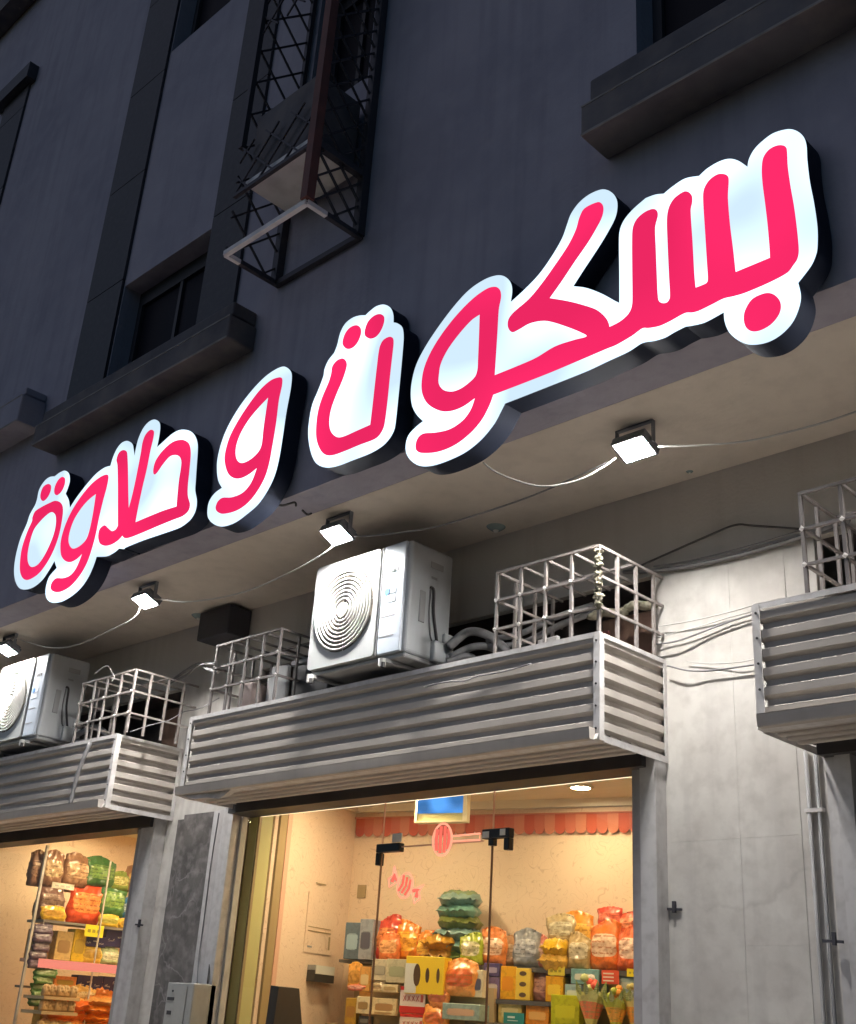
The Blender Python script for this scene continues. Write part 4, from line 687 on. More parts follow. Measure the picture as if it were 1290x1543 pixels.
# ------------------------------------------------------------------ cages on the boxes
def cage(x0, x1, zb, zt, zr, xs, ys, lab, m, left=True, right=True, foam=False, ysl=None):
    t = empty('window_cage', ((x0+x1)/2, D, zb), 0, lab, 'cage', 'welded bar cages on the shutter boxes')
    def ch(mb, name, mm=m):
        o = mb.build(name, mm); o.parent = t; o.matrix_parent_inverse = Matrix.Translation(-Vector(t.location)); return o
    T = .0165; yb = W-.004; y = D+.012
    for x in xs: ch(MB().bar((x, y, zb), (x, y, zt), T), 'upright')
    for i, z in enumerate([zt]+list(zr)): ch(MB().bar((x0-T/2, y-.004, z), (x1+T/2, y-.004, z), T*.85, T*.85), 'rail')
    for x, on in ((x0, left), (x1, right)):
        if not on: continue
        for yy in (ysl or ys): ch(MB().bar((x, yy, zb), (x, yy, zt), T), 'upright')
        for z in [zt]+list(zr): ch(MB().bar((x+.003, y, z), (x+.003, yb, z), T*.85, T*.85), 'rail')
    for x in xs[1:-1]: ch(MB().bar((x, y, zt+.002), (x, yb, zt+.002), T*.8), 'roof_bar')
    for yy in ys[1::2]: ch(MB().bar((x0, yy, zt+.004), (x1, yy, zt+.004), T*.8), 'roof_bar')
    mb = MB()
    for x in xs:
        for z in zr: mb.add(*[[tuple(Vector(p)*.015+Vector((x, y-.012, z))) for p in ((1,0,0),(-1,0,0),(0,1,0),(0,-1,0),(0,0,1),(0,0,-1))], [(0,2,4),(2,1,4),(1,3,4),(3,0,4),(2,0,5),(1,2,5),(3,1,5),(0,3,5)]])
    ch(mb, 'weld', M['trim'])['kind'] = 'stuff'
    if foam:
        rnd = random.Random(3); mb = MB()
        for k in range(34):
            z = zt-.02-rnd.random()**1.0*.33; s = .010+.010*rnd.random()
            vs, fs = lathe([(0, -s), (s*.8, -s*.5), (s, 0), (s*.7, s*.6), (0, s)], 7)
            mb.add([(a+x1+rnd.uniform(-.01, .02), b+y-.012+rnd.uniform(-.012, .01), c+z) for a, b, c in vs], fs, True)
        ch(mb, 'dried_foam', M['foam'])
    return t
cage(-4.10, -3.398, 3.37, 3.845, (3.678, 3.508), (-4.10, -3.926, -3.752, -3.576, -3.398), (4.772, 4.944, 5.11), 'pinkish grey bar cage with foam crusted corner, right of the big air conditioner', M['cage'], foam=True)
cage(-6.75, -6.03, 3.37, 3.865, (3.70, 3.545), (-6.75, -6.573, -6.395, -6.211, -6.03), (4.77, 4.94, 5.11), 'dark bar cage holding white boards, left of the big air conditioner', M['cage_dirty'])
cage(-8.58, -7.80, 3.365, 3.855, (3.685, 3.515), (-8.58, -8.39, -8.205, -7.997, -7.80), (4.755, 4.915, 5.06), 'pinkish grey bar cage on the left shutter box', M['cage'])
cage(-2.256, -1.48, 3.342, 3.832, (3.655, 3.48), (-2.256, -2.063, -1.87, -1.675, -1.48), (4.767, 4.956, 5.11), 'dark bar cage on the right shutter box, cut by the picture edge', M['cage_dirty'])
# things kept inside and behind the cages
def thing_box(name, x0, x1, y0, y1, z0, z1, m, lab, cat, rz=0, b=.006, extra=None):
    c = ((x0+x1)/2, (y0+y1)/2, z0)
    o = MB().bbox(x0-c[0], x1-c[0], y0-c[1], y1-c[1], 0, z1-z0, b, 1).build(name, m, None, c, rz)
    tag(o, lab, cat); return o
thing_box('wooden_board', -3.93, -3.47, 5.36, 5.385, 3.40, 3.74, M['wood'], 'brown wooden board behind the foam crusted cage', 'board')
thing_box('red_panel', -3.99, -3.78, 5.22, 5.24, 3.38, 3.62, M['redboard'], 'dull red panel leaning behind the foam crusted cage', 'panel', .06)
thing_box('grey_panel', -4.13, -3.97, 5.0, 5.03, 3.372, 3.56, M['upper'], 'small grey plaster panel behind the left bars of the foam crusted cage', 'panel', -.1)
thing_box('wooden_board', -8.45, -8.02, 5.34, 5.37, 3.38, 3.78, M['wood'], 'brown board behind the cage on the left shutter box', 'board')
thing_box('white_board', -6.50, -6.38, 4.90, 4.94, 3.372, 3.68, M['whiteboard'], 'narrow white foam board standing inside the dark cage', 'board', .15)
thing_box('white_board', -6.36, -6.20, 4.82, 4.86, 3.372, 3.70, M['whiteboard'], 'wide white foam board standing inside the dark cage', 'board', .1)
thing_box('carton', -6.70, -6.56, 4.80, 5.05, 3.372, 3.62, M['pinkcarton'], 'faded pink carton at the left end of the dark cage', 'carton', .1)
thing_box('storage_crate', -6.10, -5.72, 4.80, 5.12, 3.372, 3.66, M['dark'], 'black crate between the dark cage and the big air conditioner', 'crate')
thing_box('crate_cover', -6.12, -5.70, 4.79, 5.13, 3.663, 3.70, M['grey'], 'grey cover lying on the black crate', 'cover')
thing_box('wall_box', -7.60, -7.20, 4.98, 5.195, 4.15, 4.385, M['winframe'], 'dark navy box high on the wall under the soffit', 'box')
# cement ledge pieces on the recess beside the foam cage
mb = MB(); rnd = random.Random(5)
for k in range(12):
    x = -3.85+k*.036; s = .03+.015*rnd.random()
    vs, fs = lathe([(0, -s*.6), (s, -s*.2), (s*.8, s*.4), (0, s*.55)], 7)
    mb.add([(a*1.3+x, b+5.18, c+3.70+.012*math.sin(k)) for a, b, c in vs], fs, True)
tag(mb.build('mortar_lump', M['foam']), 'lumpy row of dried mortar behind the foam crusted cage', 'mortar')

# ------------------------------------------------------------------ air conditioners
def air_con(x0, lab):
    Wd, H, Dp = .858, .79, .40; zb = 3.39; y0 = 4.50
    t = empty('air_conditioner', (x0+Wd/2, y0+Dp/2, zb), 0, lab, 'air conditioner', 'outdoor air conditioner units on the shutter boxes')
    off = Matrix.Translation(-Vector(t.location))
    def ch(mb, name, m, par=None):
        o = mb.build(name, m); o.parent = par or t
        if par is None: o.matrix_parent_inverse = off
        return o
    x1 = x0+Wd; z0 = zb+.05; z1 = zb+H
    body = ch(MB().bbox(x0, x1, y0+.028, y0+Dp, z0+.03, z1, .022, 3), 'casing', M['ac_side'])
    ch(MB().bbox(x0+.004, x1-.006, y0+.03, y0+Dp-.01, z0, z0+.028, .006, 1), 'base_pan', M['grey'])
    # front fan panel with a round opening
    px0, px1, pz0, pz1 = x0+.006, x0+.615, z0+.035, z1-.012
    cx, cz, rr = (px0+px1)/2-.005, (pz0+pz1)/2+.0, .272
    n = 48; circ = [(cx+rr*math.cos(2*math.pi*k/n), cz+rr*math.sin(2*math.pi*k/n)) for k in range(n)]
    def rr_rect(a, b, c, d, r=.03, m=5):
        out = []
        for (qx, qz, s) in ((b-r, d-r, 0), (a+r, d-r, 90), (a+r, c+r, 180), (b-r, c+r, 270)):
            for k in range(m+1): an = R(s+90*k/m); out.append((qx+r*math.cos(an), qz+r*math.sin(an)))
        return out
    ch(MB().poly(rr_rect(px0, px1, pz0, pz1), [circ], y0, y0+.027), 'fan_panel', M['ac'])
    ch(MB().box(px1+.001, px1+.016, y0+.006, y0+.03, pz0, pz1), 'panel_gap', M['grey'])
    ch(MB().cyl((cx, y0+.0265, cz), (0, 1, 0), rr+.004, .0012, 48), 'fan_shroud', M['fanback'])
    fan = MB()
    for b in range(4):
        a0 = b*math.pi/2+.4
        vs = []; 
        for k in range(7):
            a = a0+k*.19
            for r_, yy in ((.05, .0), (.25, .0)): vs.append((cx+r_*math.cos(a), y0+.0245-.0014*k, cz+r_*math.sin(a)))
        fan.add(vs, [(2*k, 2*k+1, 2*k+3, 2*k+2) for k in range(6)])
    ch(fan, 'fan_blade', M['fan'])
    gr = ch(MB().cyl((cx, y0-.012, cz), (0, 1, 0), .048, .02, 28), 'fan_grille', M['ring'])
    for k in range(8):
        r_ = .073+k*.0262
        m2 = MB().tube([(cx+r_*math.cos(2*math.pi*q/40), y0-.006, cz+r_*math.sin(2*math.pi*q/40)) for q in range(40)], .0072, 6, True)
        o = m2.build('ring', M['ring']); o.parent = gr
    sp = MB()
    for k in range(12):
        a = 2*math.pi*k/12+.1; sp.bar((cx+.05*math.cos(a), y0+.001, cz+.05*math.sin(a)), (cx+.275*math.cos(a), y0+.001, cz+.275*math.sin(a)), .004)
    o = sp.build('spoke', M['ring']); o.parent = gr
    # right strip with print
    sx0, sx1 = px1+.02, x1-.03
    st = ch(MB().bbox(sx0, sx1, y0+.008, y0+.03, pz0, pz1+.004, .006, 2), 'front_strip', M['ac_strip'])
    L = MB()
    for i, ww in enumerate((.012, .012, .01, .014)): L.box(sx0+.06+i*.021, sx0+.06+i*.021+ww, y0+.005, y0+.008, z1-.195, z1-.17)
    o = L.build('logo', M['ink']); o.parent = st
    o = MB().box(sx0+.03, sx0+.075, y0+.005, y0+.008, z1-.33, z1-.30).box(sx0+.045, sx0+.06, y0+.0042, y0+.005, z1-.34, z1-.29).build('blue_label', M['blueink']); o.parent = st
    o = MB().box(sx0+.025, sx0+.13, y0+.0055, y0+.008, z1-.385, z1-.345).box(sx0+.08, sx0+.13, y0+.0055, y0+.008, z1-.33, z1-.30).build('paper_label', M['paleink']); o.parent = st
    o = MB().box(sx0+.01, sx0+.135, y0+.0065, y0+.008, z1-.475, z1-.469).box(sx0+.01, sx0+.135, y0+.0065, y0+.008, z1-.60, z1-.594).build('groove', M['grey']); o.parent = st
    # right flank: logo, service recess, cable, valve cover
    xs = x1
    ch(MB().box(xs-.001, xs+.0015, y0+.20, y0+.31, z1-.13, z1-.09), 'badge', M['grey']); ch(MB().box(xs-.001, xs+.0015, y0+.21, y0+.26, z1-.20, z1-.185), 'badge', M['grey'])
    ch(MB().bbox(xs-.004, xs+.006, y0+.12, y0+.17, z1-.50, z1-.30, .004, 1), 'handle_recess', M['grey'])
    ch(MB().tube(open_crom([(xs+.004, y0+.20, z1-.26), (xs+.012, y0+.225, z1-.28), (xs+.012, y0+.235, z1-.42), (xs+.012, y0+.27, z1-.56), (xs+.006, y0+.285, z1-.60)], 5), .009, 7), 'supply_cable', M['cable_dk'])
    ch(MB().tube(open_crom([(xs+.004, y0+.205, z1-.27), (xs+.010, y0+.20, z1-.42), (xs+.010, y0+.22, z1-.56), (xs+.006, y0+.25, z1-.60)], 5), .005, 6), 'supply_cable', M['cable_gr'])
    ch(MB().bbox(xs-.002, xs+.04, y0+.235, y0+.40, z0+.02, z0+.15, .01, 2), 'valve_cover', M['ac_side'])
    ch(MB().bbox(xs-.002, xs+.03, y0+.33, y0+.41, z0+.155, z0+.22, .012, 2), 'valve_cover', M['ac'])
    for x in (x0+.08, x1-.13):
        f = ch(MB().bar((x, y0-.02, zb+.035), (x, y0+Dp+.02, zb+.035), .035, .02), 'foot', M['grey'])
        m2 = MB().cyl((x, y0-.026, zb-.008), (0, 0, 1), .022, .05, 14); o = m2.build('rubber_pad', M['ring']); o.parent = f
        m2 = MB().cyl((x+.012, y0-.03, zb-.014), (0, 0, 1), .014, .03, 10); o = m2.build('bolt', M['dark']); o.parent = f
    return t
air_con(-5.588, 'white outdoor air conditioner on the middle shutter box, lit from above by a floodlight')
air_con(-9.905, 'white outdoor air conditioner at the left picture edge on the left shutter box')
# pipes behind the big unit
def bundle(name, paths, m, lab, cat):
    t = empty(name, paths[0][0][0], 0, lab, cat); off = Matrix.Translation(-Vector(t.location))
    for P, r in paths:
        o = MB().tube(open_crom(P, 6), r, 8).build('pipe', m); o.parent = t; o.matrix_parent_inverse = off
    return t
bundle('insulated_pipe_bundle', [
    ([(-4.66, 4.82, 3.56), (-4.58, 4.9, 3.66), (-4.48, 4.98, 3.64), (-4.36, 5.02, 3.52), (-4.33, 5.05, 3.39)], .028),
    ([(-4.66, 4.84, 3.50), (-4.57, 4.95, 3.58), (-4.46, 5.03, 3.56), (-4.38, 5.06, 3.40)], .024),
    ([(-4.65, 4.80, 3.46), (-4.55, 4.88, 3.50), (-4.5, 4.93, 3.44), (-4.49, 4.95, 3.38)], .022),
    ([(-4.5, 4.98, 3.62), (-4.3, 5.05, 3.64), (-4.1, 5.12, 3.72), (-3.9, 5.24, 3.80)], .020),
    ([(-4.5, 5.0, 3.58), (-4.3, 5.08, 3.59), (-4.05, 5.14, 3.68), (-3.85, 5.26, 3.77)], .022),
    ([(-4.3, 5.0, 3.38), (-4.22, 5.02, 3.50), (-4.14, 5.06, 3.48), (-4.12, 5.08, 3.385)], .026),
    ([(-4.25, 4.95, 3.385), (-4.18, 4.98, 3.45), (-4.2, 5.0, 3.385)], .022)],
    M['pipe'], 'grey insulated refrigerant pipes looping out behind the big air conditioner', 'pipes')
bundle('insulated_pipe_bundle', [
    ([(-8.93, 4.80, 3.50), (-8.8, 4.9, 3.58), (-8.7, 5.0, 3.5), (-8.68, 5.02, 3.38)], .026),
    ([(-8.93, 4.82, 3.45), (-8.8, 4.95, 3.48), (-8.75, 5.0, 3.38)], .022)],
    M['pipe'], 'grey insulated pipes behind the air conditioner at the left edge', 'pipes')

# ------------------------------------------------------------------ floodlights under the soffit
def flood(x, y, tilt, lab):
    t = empty('floodlight', (x, y, ZS), 0, lab, 'floodlight', 'LED floodlights under the soffit'); t.scale = (1.1, 1.12, 1.06)
    b = MB().box(-.10, .10, -.012, .012, -.008, -.001).box(-.105, -.099, -.012, .012, -.12, -.001).box(.099, .105, -.012, .012, -.12, -.001).build('bracket', M['lamp']); b.parent = t
    h = empty('lamp_head', (0, 0, -.118), 0, parent=t); h.rotation_euler = (R(tilt), 0, 0)
    o = MB().bbox(-.092, .092, -.07, .07, -.004, .03, .008, 2).build('housing', M['lamp']); o.parent = h
    fin = MB()
    for k in range(7): fin.box(-.075+k*.025-.004, -.075+k*.025+.004, -.055, .055, .03, .045)
    o = fin.build('fin', M['lamp']); o.parent = h
    o = MB().box(-.08, .08, -.058, .058, -.0065, -.0045).build('lens', M['lens']); o.parent = h
    o = MB().box(-.090, -.081, -.068, .068, -.020, -.0042).box(.081, .090, -.068, .068, -.020, -.0042).box(-.081, .081, -.068, -.059, -.020, -.0042).box(-.081, .081, .059, .068, -.020, -.0042).build('bezel', M['lamp']); o.parent = h
    return t
flood(-9.66, 4.405, FTILT, 'floodlight under the soffit, cut by the left picture edge')
flood(-7.42, 4.37, FTILT, 'floodlight under the soffit, second from the left picture edge')
flood(-5.235, 4.355, FTILT-3, 'floodlight under the soffit just in front of the big air conditioner')
flood(-3.08, 4.49, FTILT, 'floodlight under the soffit furthest right, beneath the pink letters')
flood(-.9, 4.50, FTILT, 'floodlight under the soffit beyond the right picture edge')
def cable(name, P, r, m, lab, cat='cable', n=6):
    return tag(MB().tube(open_crom(P, n), r, 6).build(name, m), lab, cat)
for k, P, r, mk, lab in CABLES_DEF:
    cable('cable', P, r, M[mk], lab)
# small domes on the soffit
for x, y, s, lab in ((-4.55, 5.08, .062, 'small teal dome lamp on the soffit above the foam crusted cage'), (-7.72, 5.05, .062, 'small teal dome lamp on the soffit beside the dark navy box'), (-3.15, 5.12, .02, 'tiny white sensor on the soffit above the pale pier')):
    vs, fs = lathe([(0, -s*.45), (s*.5, -s*.38), (s*.85, -s*.15), (s, 0)], 18)
    t = empty('dome_lamp', (x, y, ZS), 0, lab, 'lamp')
    o = MB().add(vs, fs, True).build('cover', M['dome'], t)
    vs, fs = lathe([(0, -s*.62), (s*.2, -s*.58), (s*.3, -s*.42), (s*.3, -s*.3)], 12)
    o = MB().add(vs, fs, True).build('bulb', M['sticker'], t)

# ------------------------------------------------------------------ sign letters
YSIGN = 3.83
def sign(keys, outk, lab):
    out = crom(SIGN[outk]); xm = sum(p[0] for p in out)/len(out)
    t = empty('sign_letter', (xm, YSIGN, 4.4), 0, lab, 'sign', 'lit sign letters on the facade'); off = Matrix.Translation(-Vector(t.location))
    def ch(mb, name, m):
        o = mb.build(name, m); o.parent = t; o.matrix_parent_inverse = off; return o
    ch(MB().poly(out, [], YSIGN+.006, F0-.012, front=False, back=True), 'return', M['return'])
    ch(MB().poly(out, [], YSIGN, YSIGN+.0055), 'lit_face', M['face'])
    for k in keys:
        holes = [crom(SIGN[h]) for h in (k+'h',) if h in SIGN]
        ch(MB().poly(crom(SIGN[k]), holes, YSIGN-.005, YSIGN-.0005), 'dot' if k in DOTS else 'letter_stroke', M['pink'])
    return t
DOTS = ('s1_p2', 's2_p2', 's2_p3', 's4_p4', 's4_p5')
sign(('s1_p1', 's1_p2'), 's1_out', 'largest lit sign piece at the right, four joined pink letters with one dot below')
sign(('s2_p1', 's2_p2', 's2_p3'), 's2_out', 'lit sign piece with a single pink cup letter under two pink dots')
sign(('s3_p1',), 's3_out', 'lit sign piece with one pink looped letter and no dots')
sign(('s4_p1', 's4_p2', 's4_p3', 's4_p4', 's4_p5'), 's4_out', 'lit sign piece at the left end, several narrow pink letters with two dots on top')

# ------------------------------------------------------------------ projecting window cage upstairs
cg = empty('balcony_cage', (-5.25, 3.74, 6.14), 0, 'tall dark iron cage projecting from the upper wall with a white painted bottom bar', 'cage')
off = Matrix.Translation(-Vector(cg.location))
def cch(mb, name, m, kind=None):
    o = mb.build(name, m); o.parent = cg; o.matrix_parent_inverse = off
    if kind: o['kind'] = kind
    return o
X0, X1, Y0, Y1, Z0, Z1 = -5.68, -4.835, 3.505, F0-.002, 6.14, 13.5
cch(MB().bar((X0, Y0, Z0), (X1, Y0, Z0), .035), 'front_bar', M['whitebar'])
cch(MB().bar((X1, Y0, Z0), (X1, Y0+.16, Z0), .032), 'front_bar', M['whitebar'])
cch(MB().bar((X0, Y0, Z0), (X0, Y0+.12, Z0), .032), 'front_bar', M['whitebar'])
cch(MB().bar((X1, Y0+.16, Z0), (X1, Y1, Z0), .035), 'side_bar', M['rail'])
cch(MB().bar((X0, Y0+.12, Z0), (X0, Y1, Z0), .035), 'side_bar', M['rail'])
cch(MB().bar((X0, Y1-.02, Z0), (X1, Y1-.02, Z0), .04), 'rear_bar', M['rail'])
cch(MB().bar((X1, Y0, Z0+.02), (X1, Y0, Z1), .065), 'post', M['red'])
cch(MB().bar((X0, Y0, Z0+.9), (X0, Y0, Z1), .04), 'post', M['rail'])
cch(MB().bar((X1, Y1-.03, Z0), (X1, Y1-.03, Z1), .06), 'post', M['rail'])
cch(MB().bar((X0, Y1-.03, Z0), (X0, Y1-.03, Z0+.62), .06), 'post', M['rail'])
cch(MB().bar((X0, Y1-.03, Z0+.62), (X0, Y1-.03, Z1), .035), 'post', M['rail'])
cch(MB().bar((X1-.22, Y0+.12, 8.15), (X1-.22, Y0+.12, Z1), .06), 'post', M['rail'])
cch(MB().bar((X1, Y0, 6.62), (X1, Y1, 6.62), .05), 'side_bar', M['rail'])
cch(MB().bar((X0, Y0, 6.62), (X1, Y0, 6.62), .028), 'front_rail', M['rail'])
def lattice(side, x, y0, y1, z0, z1, p, r):
    mb = MB(); L = y1-y0; H = z1-z0; k = -int(H/p)-1
    while k*p < L:
        for s in (1, -1):
            a = k*p
            pts = []
            u0, u1 = max(0, a), min(L, a+H)
            if u1 <= u0: continue
            q = [(u, (u-a)) for u in (u0, u1)]
            if s < 0: q = [(u, H-vv) for u, vv in q]
            P = [(x, y0+u, z0+vv) if side else (y0+u, x, z0+vv) for u, vv in q]
            mb.bar(P[0], P[1], r)
        k += 1
    return mb
cch(lattice(True, X1, Y0, Y1-.03, 6.14, 6.62, .19, .014), 'mesh_panel', M['rail'], 'stuff')
cch(lattice(True, X1, Y0, Y1-.03, 6.65, 13.4, .21, .013), 'mesh_panel', M['rail'], 'stuff')
cch(lattice(True, X0, Y0, Y1-.03, 6.14, 13.4, .30, .013), 'mesh_panel', M['rail'], 'stuff')
cch(lattice(False, Y0, X0, X1, 6.64, 7.05, .27, .013), 'mesh_panel', M['rail'], 'stuff')
cch(lattice(False, Y0+.012, X0, X1, 8.1, 13.4, .30, .012), 'mesh_panel', M['rail'], 'stuff')
ua = empty('air_conditioner', (-5.25, 3.74, 6.72), 0, 'air conditioner, shade and lit underside in its colours, inside the upstairs iron cage', 'air conditioner')
off = Matrix.Translation(-Vector(ua.location))
for mb, n, m in ((MB().bbox(-5.60, -4.93, 3.545, 3.93, 6.735, 7.30, .015, 2), 'casing', M['sill']), (MB().box(-5.615, -4.90, 3.535, 3.945, 6.70, 6.733), 'tray', M['whitebar'])):  # unlit casing coloured dark, underside lit from below coloured pale
    o = mb.build(n, m); o.parent = ua; o.matrix_parent_inverse = off
# ------------------------------------------------------------------ middle shop room (turned 16 degrees to the street)
AR = R(16.3); O = Vector((-7.31, 6.58, 0)); U = Vector((math.cos(AR), math.sin(AR), 0)); V = Vector((-math.sin(AR), math.cos(AR), 0))
def T(s, off_, z): return O + U*s - V*off_ + Vector((0, 0, z))       # along the back wall, towards the street, up
def tbox(s0, s1, o0, o1, z0, z1):
    mb = MB(); vs = [T(s, o, z) for z in (z0, z1) for o in (o1, o0) for s in (s0, s1)]
    return mb.add(vs, [(0, 2, 3, 1), (4, 5, 7, 6), (0, 1, 5, 4), (2, 6, 7, 3), (0, 4, 6, 2), (1, 3, 7, 5)])
ZC = 3.10
S_END = 4.35
tag(tbox(-.1, S_END, -.1, 0, .14, ZC).build('back_wall', M['paper']), kind='structure')
tag(tbox(-.1, 0, .0, 1.135, .14, ZC).build('side_wall', M['paper_left']), kind='structure')
tag(MB().box(-7.09, -6.99, 5.33, 5.47, .14, ZC).build('jamb_wall', M['jamb']), kind='structure')
tag(MB().box(-3.25, -3.15, 5.33, 7.9, .14, ZC).build('right_wall', M['paper']), kind='structure')
tag(MB().add([(-8.2, 5.26, ZC), (-3.0, 5.26, ZC), (-3.0, 8.2, ZC), (-8.2, 8.2, ZC), (-8.2, 5.26, ZC+.06), (-3.0, 5.26, ZC+.06), (-3.0, 8.2, ZC+.06), (-8.2, 8.2, ZC+.06)], [(0, 1, 2, 3), (7, 6, 5, 4), (0, 4, 5, 1), (1, 5, 6, 2), (2, 6, 7, 3), (3, 7, 4, 0)]).build('ceiling', M['ceil']), kind='structure')
tag(MB().box(-8.2, -3.0, 5.26, 8.2, .142, .16).build('floor', M['floor']), kind='structure')
tag(MB().box(-6.998, -3.455, 5.264, 5.30, 2.80, ZC).build('header_wall', M['ceil']), kind='structure')
tag(MB().box(-6.985, -6.968, 5.33, 5.352, .16, 2.9).build('jamb_strip', M['jambtrim']), kind='structure')
tag(tbox(-.006, .02, 1.00, 1.09, .16, ZC-.01).build('wall_trim', M['jambtrim']), kind='structure')
tag(tbox(.0, .016, .93, .985, .16, ZC-.01).build('wall_trim', M['pinktrim']), kind='structure')
tag(tbox(.003, S_END-.05, .001, .05, ZC-.06, ZC-.001).build('cornice', M['cornice']), kind='structure')
tag(tbox(.003, .05, .052, .92, ZC-.06, ZC-.001).build('cornice', M['cornice']), kind='structure')
# scalloped valance
aw = empty('scalloped_valance', T(2.1, .02, 2.85), 0, 'pink and red scalloped fabric valance along the top of the back wall', 'valance')
me = []
for c in M['rose']:
    mb = MB(); n = 10; pts = [(0, .15), (0, .04)]+[(.0415-.0415*math.cos(math.pi*k/n), .04-.04*math.sin(math.pi*k/n)) for k in range(1, n)]+[(.083, .04), (.083, .15)]
    P = [Vector((x, 0, z)) for x, z in pts]; m = len(P)
    mb.add([p for p in P]+[p+Vector((0, .006, 0)) for p in P], [tuple(range(m)), tuple(range(2*m-1, m-1, -1))]+[(i, (i+1) % m, m+(i+1) % m, m+i) for i in range(m)])
    me.append(mb.mesh('scallop', c))
for k in range(51):
    o = link('scallop', me[(0, 1, 2)[k % 3]], aw, T(.02+k*.0835, .028, 2.845)-aw.location, AR)
tbx = tbox(.01, S_END-.06, .03, .04, 2.99, 3.0).build('rail', M['rose'][2]); tbx.parent = aw; tbx.matrix_parent_inverse = Matrix.Translation(-Vector(aw.location))
# downlights, one in view; those by the left wall added to brighten it
for i, (x, y, lab) in enumerate(((-5.11, 6.72, 'round ceiling downlight visible above the right glass pane'), (-4.1, 6.3, 'round ceiling downlight near the right wall of the middle shop'), (-6.1, 6.2, 'round ceiling downlight above the glass door'), (-6.35, 5.62, 'added ceiling downlight near the left wall of the middle shop'), (-5.0, 5.7, 'round ceiling downlight behind the glass door header'), (-6.42, 5.98, 'added ceiling downlight near the inner left corner'))):
    t = empty('downlight', (x, y, ZC), 0, lab, 'downlight', 'ceiling downlights in the middle shop')
    vs, fs = lathe([(.07, 0), (.095, -.002), (.095, -.012), (.07, -.014)], 24); o = MB().add(vs, fs, True).build('ring', M['cornice'], t)
    o = MB().cyl((0, 0, -.010), (0, 0, 1), .068, .008, 24).build('lens', M['disc'], t)
o = tag(MB().box(-6.9, -3.58, 5.27, 5.295, 2.781, 2.797).build('led_strip', M['cove']), 'thin warm LED strip behind the header of the middle shop', 'light strip')
# glass front
gf = empty('glass_shopfront', (-5.3, GL, .16), 0, 'frameless glass front of the middle shop with a single door', 'glass front'); off = Matrix.Translation(-Vector(gf.location))
def gch(mb, name, m, par=None):
    o = mb.build(name, m)
    if par is None: o.parent = gf; o.matrix_parent_inverse = off
    else: o.parent = par
    return o
gch(MB().box(-6.985, -5.570, GL, GL+.01, .16, 2.80), 'fixed_pane', M['glass'])
gch(MB().box(-4.628, -3.57, GL, GL+.01, .16, 2.80), 'fixed_pane', M['glass'])
gch(MB().box(-5.566, -4.632, GL, GL+.01, 2.497, 2.80), 'over_pane', M['glass'])
door = gch(MB().box(-5.562, -4.638, GL, GL+.01, .17, 2.487), 'glass_door', M['glass'])
gch(MB().box(-5.5695, -5.5625, GL-.001, GL+.011, .16, 2.47), 'silicone_joint', M['silicone'])
gch(MB().box(-4.6365, -4.6295, GL-.001, GL+.011, .16, 2.47), 'silicone_joint', M['silicone'])
gch(MB().box(-5.569, -5.565, GL-.0008, GL+.0105, 2.475, 2.795), 'silicone_joint', M['pinktrim'])
gch(MB().box(-4.6345, -4.6295, GL-.0008, GL+.0105, 2.475, 2.795), 'silicone_joint', M['pinktrim'])
gch(MB().box(-5.5, -4.7, GL+.002, GL+.008, 2.488, 2.496), 'door_seal', M['pinktrim'])
f = gch(MB().bbox(-5.60, -5.39, GL-.02, GL+.03, 2.463, 2.515, .004, 1).bbox(-5.60, -5.565, GL-.019, GL+.029, 2.385, 2.461, .004, 1), 'patch_fitting', M['fit'])
gch(MB().box(-5.47, -5.385, GL-.006, GL-.001, 2.52, 2.575), 'sticker', M['sticker'])
f = gch(MB().bbox(-4.70, -4.49, GL-.02, GL+.03, 2.50, 2.555, .004, 1).bbox(-4.53, -4.49, GL-.019, GL+.029, 2.43, 2.498, .004, 1).box(-4.648, -4.612, GL-.016, GL+.02, 2.46, 2.499), 'patch_fitting', M['fit'])
gch(MB().box(-4.69, -4.64, GL-.024, GL-.021, 2.503, 2.54), 'sticker', M['sticker']); gch(MB().box(-4.555, -4.515, GL-.024, GL-.021, 2.512, 2.548), 'sticker', M['sticker'])
# neon lollipop and candy on the door glass
def loop(cx, cz, rx, rz_, n=22, a0=0, sh=0): return [(cx+rx*math.cos(2*math.pi*k/n)+sh*rz_*math.sin(2*math.pi*k/n), GL-.012, cz+rz_*math.sin(2*math.pi*k/n)) for k in range(n)]
lo = empty('neon_lollipop', (-5.03, GL-.012, 2.5), 0, 'pink neon lollipop shape with a sideways stick on the glass above the door', 'neon sign'); off = Matrix.Translation(-Vector(lo.location))
def nch(t, mb, name, m):
    o = mb.build(name, m); o.parent = t; o.matrix_parent_inverse = Matrix.Translation(-Vector(t.location))
nch(lo, MB().tube(loop(-5.025, 2.515, .078, .095), .0075, 6, True), 'outline', M['neon'])
for dx in (-.045, -.015, .018, .048):
    h = .095*math.sqrt(max(0, 1-(dx/.078)**2))-.014
    nch(lo, MB().tube([(-5.025+dx, GL-.011, 2.515-h), (-5.025+dx*1.15, GL-.011, 2.515), (-5.025+dx, GL-.011, 2.515+h)], .0105, 6), 'stripe', M['neonfill'])
nch(lo, MB().tube([(-4.945, GL-.012, 2.530), (-4.72, GL-.012, 2.533), (-4.72, GL-.012, 2.497), (-4.945, GL-.012, 2.500)], .0065, 6, True), 'stick', M['neon'])
ca = empty('neon_candy', (-5.32, GL-.012, 2.25), 0, 'pink neon wrapped candy shape tilted on the door glass', 'neon sign')
def rot2(P, cx, cz, an): return [(cx+(x-cx)*math.cos(an)-(z-cz)*math.sin(an), y, cz+(x-cx)*math.sin(an)+(z-cz)*math.cos(an)) for x, y, z in P]
cx, cz, an = -5.32, 2.255, R(-24)
